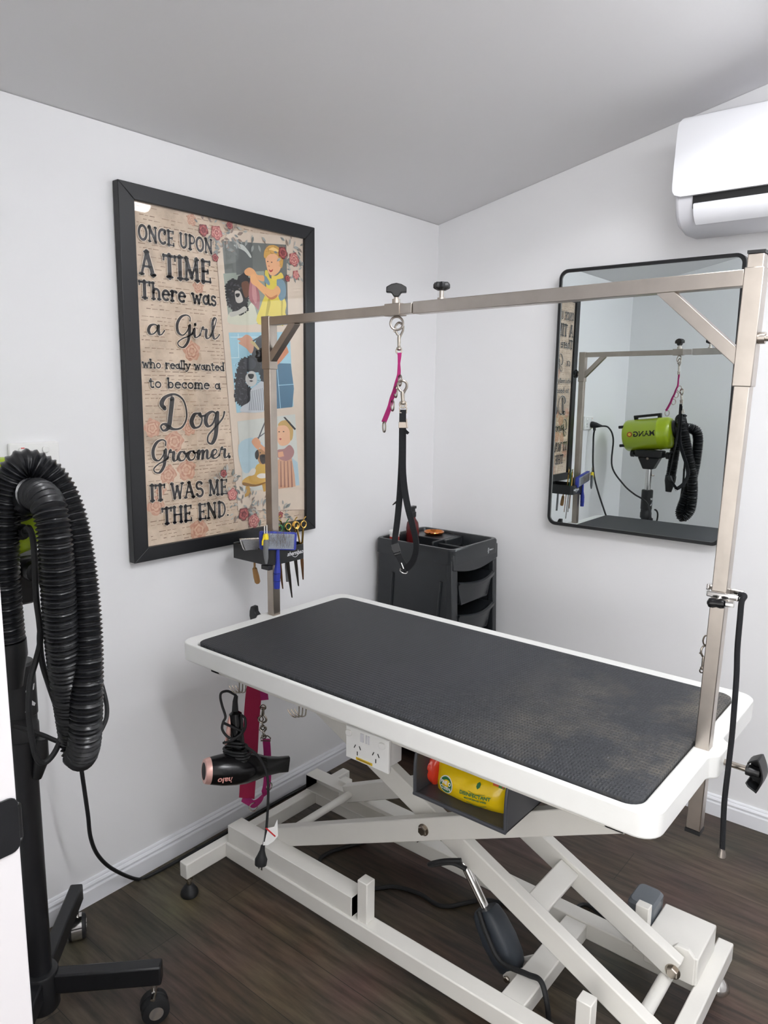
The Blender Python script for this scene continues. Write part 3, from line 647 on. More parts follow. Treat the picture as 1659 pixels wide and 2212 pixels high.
# ------------------------------------------------------------------ mirror on the right wall
MX0, MX1, MZ0, MZ1 = .5313, 1.1112, .8872, 1.7495
mir = thing('wall_mirror', 'rectangular wall mirror with thin black rounded frame on the right wall', 'mirror', ((MX0+MX1)/2, -.006, MZ0))
TH_, PH_ = .008, .002
def msurf(x, z, d):        # mirror plane leans a little off the wall
    cx, cz = (MX0+MX1)/2, (MZ0+MZ1)/2
    return Vector((x, -.042-d+TH_*(x-cx)+PH_*(z-cz), z))
out = rrect(MX0, MX1, MZ0, MZ1, .03, 8); inn = rrect(MX0+.011, MX1-.011, MZ0+.011, MZ1-.011, .02, 8)
b = MB(); n = len(out)
loops = [[msurf(x, z, -.036) for x, z in out], [msurf(x, z, .002) for x, z in out], [msurf(x, z, .005) for x, z in rrect(MX0+.003, MX1-.003, MZ0+.003, MZ1-.003, .027, 8)], [msurf(x, z, .004) for x, z in inn], [msurf(x, z, -.006) for x, z in inn]]
vs = [p for l in loops for p in l]; fs = [(i*n+j, i*n+(j+1) % n, (i+1)*n+(j+1) % n, (i+1)*n+j) for i in range(4) for j in range(n)]
b.add(vs, fs); b.build('frame', blackS, mir)
b = MB(); b.add([msurf(x, z, 0) for x, z in inn], [tuple(range(n))]); b.add([msurf(x, z, -.006) for x, z in inn], [tuple(range(n))]); b.build('mirror_glass', mirM, mir)

# ------------------------------------------------------------------ air conditioner
ac = thing('air_conditioner', 'white split system air conditioner high on the right wall under the ceiling', 'air conditioner', (1.33, -.002, 1.80))
AX0, AX1 = .945, 1.74
b = MB(); prof = [(-.002, 2.085), (-.15, 2.09), (-.195, 2.075), (-.205, 2.0), (-.208, 1.905), (-.205, 1.87), (-.192, 1.835), (-.165, 1.812), (-.10, 1.80), (-.002, 1.805)]
b.prism([(AX0+.004, y, z) for y, z in prof], (AX1-AX0-.008, 0, 0)); b.build('body', acG, ac, bevel=.012, seg=4)
f0 = cat_path([Vector((0, y, z)) for y, z in [(-.176, 2.099), (-.196, 2.093), (-.209, 2.05), (-.216, 1.98), (-.219, 1.93), (-.220, 1.884)]], 5)
b = MB(); nf = len(f0); rc_ = .024; zt_, zb_ = f0[0].z, f0[-1].z; rows = []
for p in f0:
    dz = min(rc_, min(zt_-p.z, p.z-zb_)); ins_ = rc_-math.sqrt(max(0, rc_*rc_-(rc_-dz)**2))
    rows.append((AX0+ins_, AX1-ins_, p))
vs = []
for x0, x1, p in rows: vs += [(x0, p.y, p.z), (x1, p.y, p.z)]
for x0, x1, p in rows: vs += [(x0+.001, p.y+.011, p.z), (x1-.001, p.y+.011, p.z)]
fs = [(2*i, 2*i+1, 2*i+3, 2*i+2) for i in range(nf-1)]+[(2*nf+2*i+2, 2*nf+2*i+3, 2*nf+2*i+1, 2*nf+2*i) for i in range(nf-1)]
for i in range(nf-1): fs += [(2*i+2, 2*nf+2*i+2, 2*nf+2*i, 2*i), (2*i+1, 2*nf+2*i+1, 2*nf+2*i+3, 2*i+3)]
fs += [(0, 2*nf, 2*nf+1, 1), (2*nf-2, 2*nf-1, 4*nf-1, 4*nf-2)]
b.add(vs, fs); b.build('front_panel', acM, ac, angle=50)
b = MB(); b.prism([(AX0+.055, y, z) for y, z in [(-.2095, 1.886), (-.150, 1.886), (-.150, 1.835), (-.2065, 1.852)]], (AX1-AX0-.11, 0, 0)); b.build('air_outlet', dark, ac)
b = MB(); fl = [(-.213, 1.861), (-.211, 1.848), (-.205, 1.834), (-.193, 1.820), (-.178, 1.811)]
b.prism([(AX0+.058, y, z) for y, z in fl+[(y+.006, z+.004) for y, z in reversed(fl)]], (AX1-AX0-.116, 0, 0)); b.build('louvre', acM, ac, bevel=.0015, angle=40)
for k in range(4):
    b = MB(); b.box((AX0+.13+k*.18, -.206, 1.866), (AX0+.136+k*.18, -.16, 1.884)); b.build('vane', acG, ac)

# ------------------------------------------------------------------ grooming table
TX, TY, TW, TZ, TR = .18754, -.7483, .598, .7198, -.0029
def tt(u, v, z): return Vector((TX+u+v*TR, TY+u*TR-v, z))       # u along the length, v from the far edge
table = thing('grooming_table', 'white electric scissor lift grooming table with black ribbed rubber top', 'table', (.79, -1.04, 0))
def bump(pts, out_=.016):
    res = []
    for i in range(len(pts)):
        a = Vector(pts[i]); c_ = Vector(pts[(i+1) % len(pts)])
        if (c_-a).length > .3 and abs(c_.x-a.x) < 1e-6:      # the two short sides carry a socket lug each
            sgn = 1 if a.x > .6 else -1; res.append(tuple(a))
            dirn = (c_-a).normalized(); mid = (a+c_)/2
            for s_ in (-.05, -.042, -.034, -.028, -.02, 0, .02, .028, .034, .042, .05):
                k = .5-.5*math.cos(math.pi*min(1, max(0, (.05-abs(s_))/.025))); p = mid+dirn*s_; res.append((p.x+sgn*out_*k, p.y))
        else: res.append(tuple(a))
    return res
L_ = 1.2
outl = bump(rrect(0, L_, 0, TW, .034, 6)); innl = bump(rrect(.044, L_-.033, .042, TW-.010, .03, 6), 0)
n = len(outl); b = MB()
lp = [[tt(u, v, TZ-.045) for u, v in innl], [tt(u, v, TZ-.045) for u, v in outl], [tt(u, v, TZ) for u, v in outl], [tt(u, v, TZ) for u, v in innl]]
vs = [p for l in lp for p in l]
fs = [(i*n+j, i*n+(j+1) % n, ((i+1) % 4)*n+(j+1) % n, ((i+1) % 4)*n+j) for i in range(4) for j in range(n)]
b.add(vs, fs); b.build('tabletop_rim', tabM, table, bevel=.004, seg=3)
b = MB(); b.loft([[tt(u, v, TZ-.04) for u, v in innl], [tt(u, v, TZ-.012) for u, v in innl]]); b.build('tabletop_panel', tabM, table)
ml = rrect(.056, L_-.034, .050, TW-.012, .022, 6)
b = MB(); b.loft([[tt(u, v, TZ-.0118) for u, v in ml], [tt(u, v, TZ+.0055) for u, v in ml], [tt(.003+u*(1-.006/L_), .003+v*(1-.006/TW), TZ+.0075) for u, v in ml]])
mo = b.build('rubber_mat', matM, table)
# (mat texture space centred on the table empty)
# lift mechanism
b = MB(); b.box((.25, -1.30, .640), (1.32, -1.265, .674)); b.box((.25, -.83, .640), (1.32, -.795, .674)); b.box((.25, -1.3, .640), (.285, -.795, .674)); b.box((1.285, -1.3, .640), (1.32, -.795, .674))
b.build('upper_frame', frameM, table, bevel=.002)
def cchan(mb, x0, x1, yo, sgn, z0, z1, dp=.042, t=.003, m=0):
    pts = [(0, z0), (0, z1), (dp, z1), (dp, z1-t), (t, z1-t), (t, z0+t), (dp, z0+t), (dp, z0)]
    mb.prism([(x0, yo+sgn*y, z) for y, z in pts], (x1-x0, 0, 0), m)
b = MB(); cchan(b, .81, 1.30, -1.205, 1, .600, .640, .05); b.build('upper_guide_rail', frameM, table, bevel=.002)
b = MB(); cchan(b, .81, 1.30, -.835, -1, .600, .640, .05); b.build('upper_guide_rail', frameM, table, bevel=.002)
ZB0, ZB1 = .058, .102
b = MB(); b.box((.162, -1.352, ZB0), (.192, -.705, ZB1)); b.build('base_crossbar', frameM, table, bevel=.003)
b = MB(); b.box((1.350, -1.352, ZB0), (1.384, -.712, ZB1)); b.build('base_crossbar', frameM, table, bevel=.003)
b = MB(); b.box((.192, -1.222, ZB0), (1.35, -1.178, ZB1)); b.build('base_rail', frameM, table, bevel=.003)
b = MB(); b.box((.192, -.868, ZB0), (1.35, -.826, ZB1)); b.build('base_rail', frameM, table, bevel=.003)
b = MB(); b.box((1.042, -1.178, ZB0), (1.097, -.868, ZB1-.004)); b.build('base_crossbar', frameM, table, bevel=.003)
b = MB(); cchan(b, .196, .655, -1.216, 1, ZB1, ZB1+.052, .05); b.build('guide_channel', frameM, table, bevel=.006, seg=3)
b = MB(); cchan(b, .165, .60, -.832, -1, ZB1, ZB1+.052, .05); b.build('guide_channel', frameM, table, bevel=.006, seg=3)
for (x, y, z1, sx, sy) in ((.684, -1.197, .206, .030, .03), (1.236, -1.197, .215, .030, .03), (1.226, -.872, .218, .030, .022), (.30, -.846, .17, .03, .03)):
    b = MB(); b.box((x-sx/2, y-sy/2, ZB1), (x+sx/2, y+sy/2, z1)); b.build('rest_post', frameM, table, bevel=.002)
CXs, CZs = .828, .381
lo1, hi1 = (.335, .152), (1.294, .596); lo2, hi2 = (1.320, .142), (.36, .600)
def arm(y0, y1, a, c_, nm='scissor_arm'):
    b = MB(); yc = (y0+y1)/2; b.bar((a[0], yc, a[1]), (c_[0], yc, c_[1]), .052, abs(y1-y0), (0, 1, 0)); return b.build(nm, frameM, table, bevel=.003)
arm(-1.170, -1.142, lo1, hi1); arm(-1.128, -1.100, (1.352, .128), hi2)
arm(-.890, -.862, lo1, hi1); arm(-.936, -.908, lo2, hi2)
def hexbolt(x, y, z, r=.011, dy=-1, par=table):
    b = MB(); b.lathe((x, y, z), (0, dy, 0), [(r*1.25, 0), (r*1.25, .002)], 20)
    b.lathe((x, y+dy*.002, z), (0, dy, 0), [(r, 0), (r, .006), (r*.85, .008)], 6); return b.build('pivot_bolt', nickel, par)
hexbolt(CXs, -1.170, CZs); hexbolt(1.316, -.936, .142, .013); hexbolt(1.342, -1.128, .132, .011)
for y0, hb in ((-.903, 0), (-1.096, -.035)):
    b = MB(); b.prism([(1.285, y0, ZB1), (1.35, y0, ZB1), (1.35, y0, .165+hb), (1.335, y0, .180+hb), (1.31, y0, .180+hb), (1.285, y0, .15+hb)], (0, .012, 0))
    b.build('pivot_bracket', frameM, table, bevel=.002)
b = MB(); b.tube([(lo1[0]+.02, -1.142, lo1[1]+.008), (lo1[0]+.02, -.890, lo1[1]+.008)], .011, 14); b.build('tie_bar', frameM, table)
b = MB(); b.bar((1.068, -1.100, .262), (1.068, -.936, .262), .050, .034, (.42, 0, .9)); b.build('tie_bar', frameM, table, bevel=.003)
b = MB(); b.tube([(1.300, -1.178, .112), (1.300, -.868, .112)], .014, 14); b.build('tie_bar', frameM, table)
# linear actuator
A0 = Vector((1.009, -1.06, .052)); A1 = Vector((.929, -1.06, .172)); A2 = Vector((.866, -1.06, .262)); dA = (A1-A0).normalized()
b = MB(); pr_ = []
e1 = Vector((0, 1, 0)); e2 = dA.cross(e1)
LA = (A1-A0).length
secs = [(0, .018, .020), (.010, .026, .029), (.030, .030, .036), (LA*.5, .031, .040), (LA*.80, .029, .036), (LA*.96, .026, .030), (LA, .022, .025)]
b.loft([[A0+dA*h+e1*(a*math.copysign(abs(math.cos(t))**.6, math.cos(t)))+e2*(c_*math.copysign(abs(math.sin(t))**.6, math.sin(t))) for t in [2*math.pi*j/20 for j in range(20)]] for h, a, c_ in secs])
actb = b.build('actuator_body', slate, table)
b = MB(); b.lathe(A1, (A2-A1), [(.0105, 0), (.0105, (A2-A1).length)], 16); b.build('actuator_rod', chrome, actb)
for y0 in (-1.088, -1.036):
    b = MB(); b.prism([(1.043, y0, ZB0+.002), (1.043, y0, ZB1-.006), (1.005, y0, .066), (.996, y0, .052), (1.005, y0, .040)], (0, .006, 0)); b.build('actuator_bracket', frameM, table, bevel=.0015)
b = MB(); b.lathe((1.009, -1.0895, .052), (0, -1, 0), [(.008, 0), (.008, .004), (.006, .006)], 6); b.tube([(1.009, -1.09, .052), (1.009, -1.03, .052)], .006, 10); b.build('actuator_pin', nickel, table)
b = MB(); b.tube(cat_path([A1+Vector((.0, -.03, .01)), A1+Vector((.03, -.04, -.03)), A0+Vector((-.01, -.046, .05)), A0+Vector((.055, -.046, .055)), (1.10, -1.11, .112), (1.125, -1.125, .075), (1.135, -1.13, .02)], 8), .006, 8); b.build('actuator_cable', blackR, table)
b = MB(); b.tube(cat_path([(.93, -1.172, .352), (.895, -1.185, .342), (.865, -1.19, .325), (.862, -1.185, .318), (.90, -1.165, .33), (.93, -1.15, .320)], 8), .0055, 8); b.build('cable_loop', blackR, table)
# control box and smoky cover
b = MB(); b.box((1.242, -.902, ZB1+.001), (1.356, -.766, .168)); b.build('control_box', frameM, table, bevel=.003)
b = MB(); b.loft([[Vector((x, y, z)) for x, y in rrect(1.180+k, 1.240-k, -.852+k, -.770-k, .012, 4)] for z, k in ((ZB1+.001, 0), (.192, 0), (.199, .005))]); b.build('switch_cover', greyT, table)
# feet
def foot(x, y, m):
    b = MB(); b.lathe((x, y, .03), (0, 0, 1), [(.006, 0), (.006, .030), ], 12); b.lathe((x, y, .045), (0, 0, 1), [(.010, 0), (.010, .007)], 6); f = b.build('foot', nickel, table)
    b = MB(); b.lathe((x, y, 0), (0, 0, 1), [(.022, 0), (.024, .005), (.022, .014), (.015, .024), (.009, .032)], 24); b.build('foot_pad', m, f)
foot(.178, -1.335, blackR); foot(1.369, -.752, chrome); foot(.178, -.73, blackR); foot(1.368, -1.335, blackR)
# hooks under the front rim (three bent wires each)
def hook(px, py, yp, flip=1):
    b = MB(); c = at(px, py, 1, yp)
    for k in range(3):
        o3 = Vector((.005*k, .006*k, 0)); zt = TZ-.045
        b.tube(cat_path([Vector((c.x+.008, c.y, zt+.02))+o3, Vector((c.x+.009, c.y, zt))+o3, Vector((c.x+.009, c.y, c.z+.012))+o3, Vector((c.x+.003, c.y-.002, c.z+.001))+o3, Vector((c.x-.008, c.y-.004, c.z))+o3, Vector((c.x-.017, c.y-.006, c.z+.008))+o3, Vector((c.x-.021, c.y-.007, c.z+.014))+o3], 6), .0016, 8)
    b.build('hook', nickel, table); return c
YP_ = -1.165
HK1 = hook(512, 1496, -1.29); HK2 = hook(640, 1548, -1.29); HK3 = hook(563, 1478, -1.24)
b = MB(); b.box((.20, YP_-.012, .636), (.36, YP_+.012, .674)); b.build('strap_bracket', frameM, table, bevel=.002)
# double power outlet under the rim
oy = -1.318
P_ = at(747, 1567, 1, oy); Q_ = at(838, 1662, 1, oy)
ox0, ox1, oz1 = P_.x, P_.x+.116, P_.z+.002; oz0 = oz1-.072
b = MB(); b.box((ox0, oy, oz0), (ox1, oy+.008, oz1)); outp = b.build('power_outlet', gpo, table, bevel=.002)
b = MB(); b.box((ox0+.006, oy+.008, oz0+.008), (ox1-.006, oy+.052, oz1+.02)); b.build('outlet_box', gpo, outp, bevel=.002)
def slots(cx, cz, mk, par):
    b = MB()
    for dx, dz, a in ((-.007, .004, 28), (.007, .004, -28), (0, -.010, 0)):
        d = Vector((math.sin(R(a)), math.cos(R(a)))); b.bar(mk(cx+dx-d.x*.0042, cz+dz-d.y*.0042), mk(cx+dx+d.x*.0042, cz+dz+d.y*.0042), .0018, .0010, mk(0, 0)-mk(0, 0) or Vector((0, 1, 0)) if False else (mk(0, 1)-mk(0, 0)).cross(mk(1, 0)-mk(0, 0)))
    b.build('socket_slots', dark, par)
for cx in (ox0+.033, ox0+.083): slots(cx, oz0+.028, lambda x, z: Vector((x, oy-.0003, z)), outp)
for cx in (ox0+.010, ox1-.016):
    b = MB(); b.prism([(x, oy-.004, z) for x, z in rrect(cx-.008, cx+.008, oz1-.021, oz1-.008, .0055, 5)], (0, .0045, 0)); b.build('switch', gpo, outp, bevel=.001)
b = MB(); b.box((ox0+.042, oy-.002, oz1-.024), (ox0+.050, oy, oz1-.006)); b.box((ox0+.056, oy-.002, oz1-.024), (ox0+.059, oy, oz1-.006)); b.box((ox0+.062, oy-.002, oz1-.024), (ox0+.066, oy, oz1-.006)); b.build('indicator', acG, outp)
b = MB(); b.box((ox0+.030, oy-.0012, oz0+.004), (ox0+.074, oy, oz0+.0095)); b.box((ox0+.034, oy-.0014, oz0+.006), (ox0+.070, oy-.001, oz0+.0074), 1); lb = b.build('warning_label', [flat((214, 178, 40)), flat((90, 74, 20))], outp); lb['label'] = 'yellow warning sticker'
# table clamp knobs are part of the arm; power lead of the table on the floor
def floor_path(pts, z=.006): return [Vector((p[0], p[1], z)) for p in pts]
g = lambda px, py: at(px, py, 2, .006)
b = MB(); b.tube(cat_path([Vector((1.225, -.80, .10)), Vector((1.205, -.79, .03)), g(1270, 1955), g(1200, 1990), g(1060, 1945), g(960, 1958), g(905, 1930), g(850, 1915), g(800, 1918), g(720, 1890), g(690, 1862), g(715, 1840), g(790, 1818)], 8), .0055, 8); b.build('power_lead', blackR, table)

# ------------------------------------------------------------------ overhead arm
LPB = Vector((.2021, -1.0402, 0)); RPB = Vector((1.3694, -1.0656, 0))
ZA, ZL, ZR = .66, 1.5348, 1.5476
def lp_(z): return Vector((.2021-.0058*(z-TZ)/(ZL-TZ), -1.0402, z))
def rp_(z): return Vector((1.3694+.0153*(z-TZ)/(ZR-TZ), -1.0656, z))
arm_t = thing('grooming_gantry', 'stainless steel overhead gantry with two posts clamped to the table ends', 'gantry', (.79, -1.05, TZ))
b = MB(); b.bar(lp_(.66), lp_(1.532), .025, .025, (0, 1, 0)); b.build('post', steelW, arm_t, bevel=.0015)
b = MB(); b.bar(rp_(.56), rp_(1.572), .025, .025, (0, 1, 0)); b.build('post', steel, arm_t, bevel=.0015)
for za, zb in ((1.572, 1.577), (.553, .56)):
    b = MB(); b.bar(rp_(za), rp_(zb), .027, .027, (0, 1, 0)); b.build('post_cap', blackP, arm_t)
b = MB(); b.bar(lp_(1.398), lp_(1.535), .030, .030, (0, 1, 0)); b.build('post_sleeve', steelW, arm_t, bevel=.0015)
b = MB(); b.bar(rp_(1.362), rp_(1.551), .030, .030, (0, 1, 0)); b.build('post_sleeve', steel, arm_t, bevel=.0015)
BL = at(597, 681, 1, -1.0402); BR = at(1620, 601, 1, -1.0656)
L0 = Vector((.2113, -1.0402, 1.5225)); R0 = Vector((1.371, -1.0656, 1.5355))
def along(x): t = (x-L0.x)/(R0.x-L0.x); return L0.lerp(R0, t)
b = MB(); b.bar(along(.2113), along(.66), .0215, .0215); b.build('inner_crossbar', steelW, arm_t, bevel=.001)
b = MB(); b.bar(along(.64), along(.685), .0225, .0225); b.bar(along(.69), along(1.37), .0262, .0262); b.build('outer_crossbar', steel, arm_t, bevel=.0012)
XC = .6345
b = MB(); b.bar(along(.608), along(.652), .0275, .0275); slv = b.build('sliding_collar', steelW, arm_t, bevel=.0012)
b = MB(); p0 = lp_(1.425)+Vector((.010, 0, 0)); b.bar(p0, along(.300)-Vector((0, 0, .006)), .020, .020, (0, 1, 0)); b.build('brace', steelW, arm_t, bevel=.001)
b = MB(); p0 = rp_(1.405)-Vector((.008, 0, 0)); b.bar(p0, along(1.236)-Vector((0, 0, .006)), .022, .022, (0, 1, 0)); b.build('brace', steel, arm_t, bevel=.001)
def tknob(c, up, across, L=.05, stem=.03, nm='knob', par=arm_t, h=.016):
    """wing-shaped clamp knob on a threaded stem"""
    c, up, across = Vector(c), Vector(up).normalized(), Vector(across).normalized(); dp = up.cross(across)
    b = MB(); top = c+up*stem; prof = [(-L/2, 0), (-L/2, h*.75), (-L*.25, h*1.15), (0, h*1.3), (L*.25, h*1.15), (L/2, h*.75), (L/2, 0), (L*.25, -h*.02), (.008, -h*.35), (.005, -h*.6), (-.005, -h*.6), (-.008, -h*.35), (-L*.25, -h*.02)]
    b.prism([top+across*a+up*z-dp*.009 for a, z in prof], dp*.018); k = b.build(nm, blackP, par, bevel=.002)
    b = MB(); b.lathe(c, up, [(.0095, 0), (.0095, .010), (.0055, .0105), (.0055, stem)], 14); b.build('stem', steel, k); return k
def starknob(c, up, r=.017, stem=.02, par=arm_t):
    c, up = Vector(c), Vector(up).normalized(); a = Vector((0, 0, 1)) if abs(up.z) < .9 else Vector((1, 0, 0)); e1 = (a-up*a.dot(up)).normalized(); e2 = up.cross(e1)
    ring_ = lambda s, h: [c+up*(stem+h)+(e1*math.cos(2*math.pi*j/42)+e2*math.sin(2*math.pi*j/42))*r*s*(1+.13*math.cos(7*2*math.pi*j/42)) for j in range(42)]
    b = MB(); b.loft([ring_(.45, 0), ring_(.9, .004), ring_(1, .006), ring_(1, .013), ring_(.85, .017)]); k = b.build('knob', blackP, par)
    b = MB(); b.lathe(c, up, [(.009, 0), (.009, .004), (.005, .005), (.005, stem)], 12); b.build('stem', steel, k); return k
tknob(along(.632)+Vector((0, 0, .0138)), (0, 0, 1), (.8, .6, 0), .046, .024)
starknob(along(.7585)+Vector((0, 0, .013)), (0, 0, 1), .0165, .019)
starknob(lp_(1.435)+Vector((-.015, 0, 0)), (-1, 0, 0), .018, .008)
tknob(rp_(1.44)+Vector((.015, 0, 0)), (1, 0, 0), (0, .5, 1), .05, .05)
def bow_knob(c, up, L, W, H, stem, par):
    """hollow bow-shaped clamp handle: a curved back with end walls round an open front, on a threaded stem"""
    c, up = Vector(c), Vector(up).normalized(); al = Vector((.16, -.10, 1)); al = (al-up*al.dot(up)).normalized(); sd = up.cross(al)
    b = MB(); back = [c+up*(stem+H*(1-.35*abs(t)**1.6))+al*(L/2*t) for t in [-1+.2*i for i in range(11)]]
    b.strap(back, sd, [W*(1.08-.12*(i/10)) for i in range(11)], .003)
    b.strap([back[0], c+up*(stem+.004)-al*L*.40, c+up*(stem+.0)-al*L*.30], sd, W*.9, .003); b.strap([back[-1], c+up*(stem+.004)+al*L*.36, c+up*(stem)+al*L*.28], sd, W*.8, .003)
    b.prism([back[0]-sd*W*.5, back[5]-sd*W*.5, back[10]-sd*W*.45, c+up*stem+al*L*.28-sd*W*.4, c+up*stem-al*L*.30-sd*W*.4], sd*.003)
    b.lathe(c+up*(stem-.004), up, [(.010, 0), (.010, .008), (.008, .012), (.008, H*.9)], 16)
    k = b.build('knob', blackP, par, bevel=.0008)
    b = MB(); b.lathe(c, up, [(.0055, 0), (.0055, stem)], 14); b.build('stem', nickel, k)
bow_knob((1.402, -1.049, .695), (1, -.05, 0), .062, .030, .026, .042, arm_t)
tknob((.172, -1.043, .70), (-1, 0, 0), (0, -.1, 1), .06, .04, h=.018)
b = MB(); b.ring((XC, along(XC).y, along(XC).z-.0295), (.62, -.78, 0), .0145, .0026, 28, 8); b.build('eye_ring', steel, slv)

# ------------------------------------------------------------------ straps hanging from the eye
VW = Vector((-_f.x, -_f.y, 0)).normalized()          # horizontal direction back to the room's doorway
SD = Vector((_r.x, _r.y, 0)).normalized()
YS = -1.045
def sp_(px, py, dy=0.): return at(px, py, 1, YS+dy)
def snap(mb, top, bot, s=1., face=None):
    """trigger snap: hook ring on top, barrel, swivel eye at the bottom"""
    top, bot = Vector(top), Vector(bot); ax = (bot-top); L = ax.length; ax.normalize(); sd = face or SD
    pts = [top+ax*(L*t)+sd*(s*q) for t, q in ((.40, -.003), (.26, -.008), (.10, -.0075), (.0, 0), (.08, .0085), (.24, .009), (.40, .004), (.5, .001))]
    mb.tube(cat_path(pts, 6), .0026*s, 8)
    mb.lathe(top+ax*(L*.40), ax, [(.0035*s, 0), (.0042*s, L*.1), (.0036*s, L*.38), (.006*s, L*.40), (.006*s, L*.46), (.003*s, L*.5)], 12)
    mb.tube([top+ax*(L*.22)-sd*.008*s, top+ax*(L*.3)-sd*.012*s], .0022*s, 6)
    mb.ring(bot-ax*(.006*s), sd.cross(ax), .0065*s, .0018*s, 18, 6)
te = thing('pink_tether', 'magenta ring tether strap with brass snap hanging from the overhead bar', 'strap', sp_(862, 925))
b = MB(); snap(b, sp_(862, 697), sp_(862, 764), 1.0); b.build('snap_hook', nickel, te)
tpx = [(863, 762), (863, 770), (862, 785), (862, 800), (861, 812), (856, 828), (852, 845), (846, 862), (842, 878), (836, 895), (829, 912)]
twd = [.010, .0085, .006, .008, .0085, .008, .0095, .010, .0105, .0115, .0115]
b = MB(); P = [sp_(*q) for q in tpx]; Pd = cat_path(P, 4); wd_ = []
for i in range(len(Pd)): t = i/4; k = min(int(t), len(twd)-2); wd_.append(twd[k]+(twd[k+1]-twd[k])*(t-k))
b.strap(Pd, SD, wd_, .0045); b.build('webbing', pink, te, bevel=.0006)
for (px, py, h) in ((864, 822, 24), (855, 847, 24), (848, 876, 24), (830, 922, 24)):
    b = MB(); b.ring(sp_(px, py, -.004), (SD*.94-VW*.34), .0125*h/24, .0019, 22, 6, sx=.75); b.build('ring', nickel, te)
nl = thing('grooming_noose', 'black webbing grooming noose with quick release buckle hanging above the table', 'strap', sp_(870, 1235))
b = MB(); snap(b, sp_(868, 822, -.008), sp_(871, 880, -.006), 1.15); b.build('snap_hook', nickel, nl)
b = MB(); c = sp_(871, 882, -.006); b.tube([c+SD*a+Vector((0, 0, z)) for a, z in ((-.0045, .008), (-.008, 0), (-.008, -.010), (.008, -.010), (.008, 0), (.0045, .008))], .0016, 6, 0, True); b.build('strap_loop', nickel, nl)
def nsp(px, py, q=0.): return at(px, py, 1, -1.052)+VW*q
fp = cat_path([nsp(870, 885), nsp(870, 915), nsp(870, 960), nsp(870, 1010), nsp(872, 1040), nsp(876, 1070, .004), nsp(882, 1100, .008), nsp(890, 1130, .01), nsp(897, 1160, .01), nsp(899, 1185, .006), nsp(893, 1210, 0), nsp(882, 1226, -.006), nsp(872, 1232, -.01)], 6)
def twist(n_, a0, a1): return [SD*math.cos(R(a0+(a1-a0)*i/(n_-1)))+VW*math.sin(R(a0+(a1-a0)*i/(n_-1))) for i in range(n_)]
b = MB(); b.strap(fp, twist(len(fp), 5, 52), .0155, .0022)
bp_ = cat_path([nsp(870, 885, -.003), nsp(869, 930, -.003), nsp(868, 990, -.004), nsp(865, 1050, -.008), nsp(862, 1090, -.010), nsp(858, 1130, -.012), nsp(854, 1160, -.012), nsp(853, 1178, -.012)], 6)
b.strap(bp_, twist(len(bp_), 0, -25), .0150, .0022)
b.strap(cat_path([nsp(857, 1192, -.010), nsp(864, 1208, -.010), nsp(874, 1225, -.010), nsp(880, 1232, -.010)], 5), SD*.9+VW*.3, .0145, .0024)
b.strap(cat_path([nsp(861, 1078, -.016), nsp(857, 1086, -.02), nsp(851, 1091, -.022)], 4), VW, .013, .002)
b.build('webbing', web, nl)
b = MB(); c0 = nsp(852, 1177, -.012); c1 = nsp(858, 1196, -.010); b.bar(c0, c1, .019, .008, VW); b.bar(c0.lerp(c1, .55)-SD*.011, c1-SD*.006, .005, .007, VW); b.bar(c1, c1+(c1-c0)*.25, .017, .006, VW); b.build('buckle', blackP, nl, bevel=.0012)
b = MB(); c = nsp(870, 918, .001); b.bar(c+Vector((0, 0, .007)), c-Vector((0, 0, .007)), .019, .005, VW); b.bar(nsp(878, 905), nsp(880, 925), .003, .004, VW); b.build('slide_adjuster', steelW, nl, bevel=.0008)
b = MB(); b.prism([nsp(877, 927), nsp(884, 934), nsp(880, 938), nsp(876, 936)], VW*.012); b.build('strap_tip', web, nl)
b = MB(); b.ring(nsp(872, 1234, -.004), (SD*.3+Vector((0, 0, 1))*.8+VW*.4), .0085, .0018, 20, 6); b.tube([nsp(867, 1217, -.006), nsp(872, 1230, -.006)], .0014, 6); b.build('d_ring', chrome, nl)

# ------------------------------------------------------------------ clamp with cord on the right post
cz = 1.004; pc = rp_(cz)
cl = thing('arm_clamp', 'chrome clamp with black lever gripped on the right hand post', 'clamp', pc+Vector((0, 0, -.01)))
b = MB()
b.bar(pc+Vector((-.018, -.017, .004)), pc+Vector((.034, -.017, .004)), .007, .010)
b.bar(pc+Vector((.031, -.020, .004)), pc+Vector((.031, .018, .004)), .007, .010)
b.bar(pc+Vector((.034, .0165, .006)), pc+Vector((-.020, .0165, .006)), .006, .010)
b.bar(pc+Vector((-.0205, .020, .008)), pc+Vector((-.0205, -.004, .012)), .006, .011)
b.build('clamp_body', chrome, cl, bevel=.002)
b = MB(); e0 = pc+Vector((-.012, -.033, -.008)); e1_ = pc+Vector((.018, -.030, -.006))
b.tube([e0.lerp(e1_, t) for t in (0, .1, .3, .5, .7, .9, 1)], .01, 12, radii=[.003, .0078, .0088, .0070, .0088, .0078, .003]); b.build('lever', glossB, cl)
b = MB(); b.tube([pc+Vector((.004, -.018, 0)), pc+Vector((.004, -.034, -.007))], .0045, 10); b.tube([pc+Vector((.018, -.03, -.005)), pc+Vector((.030, -.03, -.004))], .006, 10); b.build('clamp_screw', chrome, cl)
rc = thing('hanging_cord', 'black braided cord with metal tip hanging from the post clamp past the table edge', 'cord', at(1560, 1850, 1, -1.085))
b = MB(); cpts = [pc+Vector((.033, -.012, .010)), pc+Vector((.042, -.016, .010))]+[at(px, py, 1, -1.085) for px, py in [(1602, 1300), (1599, 1330), (1593, 1400), (1591, 1460), (1586, 1530), (1581, 1590), (1573, 1660), (1565, 1730), (1562, 1790), (1560, 1838)]]
b.tube(cat_path(cpts, 6), .0048, 10); b.build('cord', web, rc)
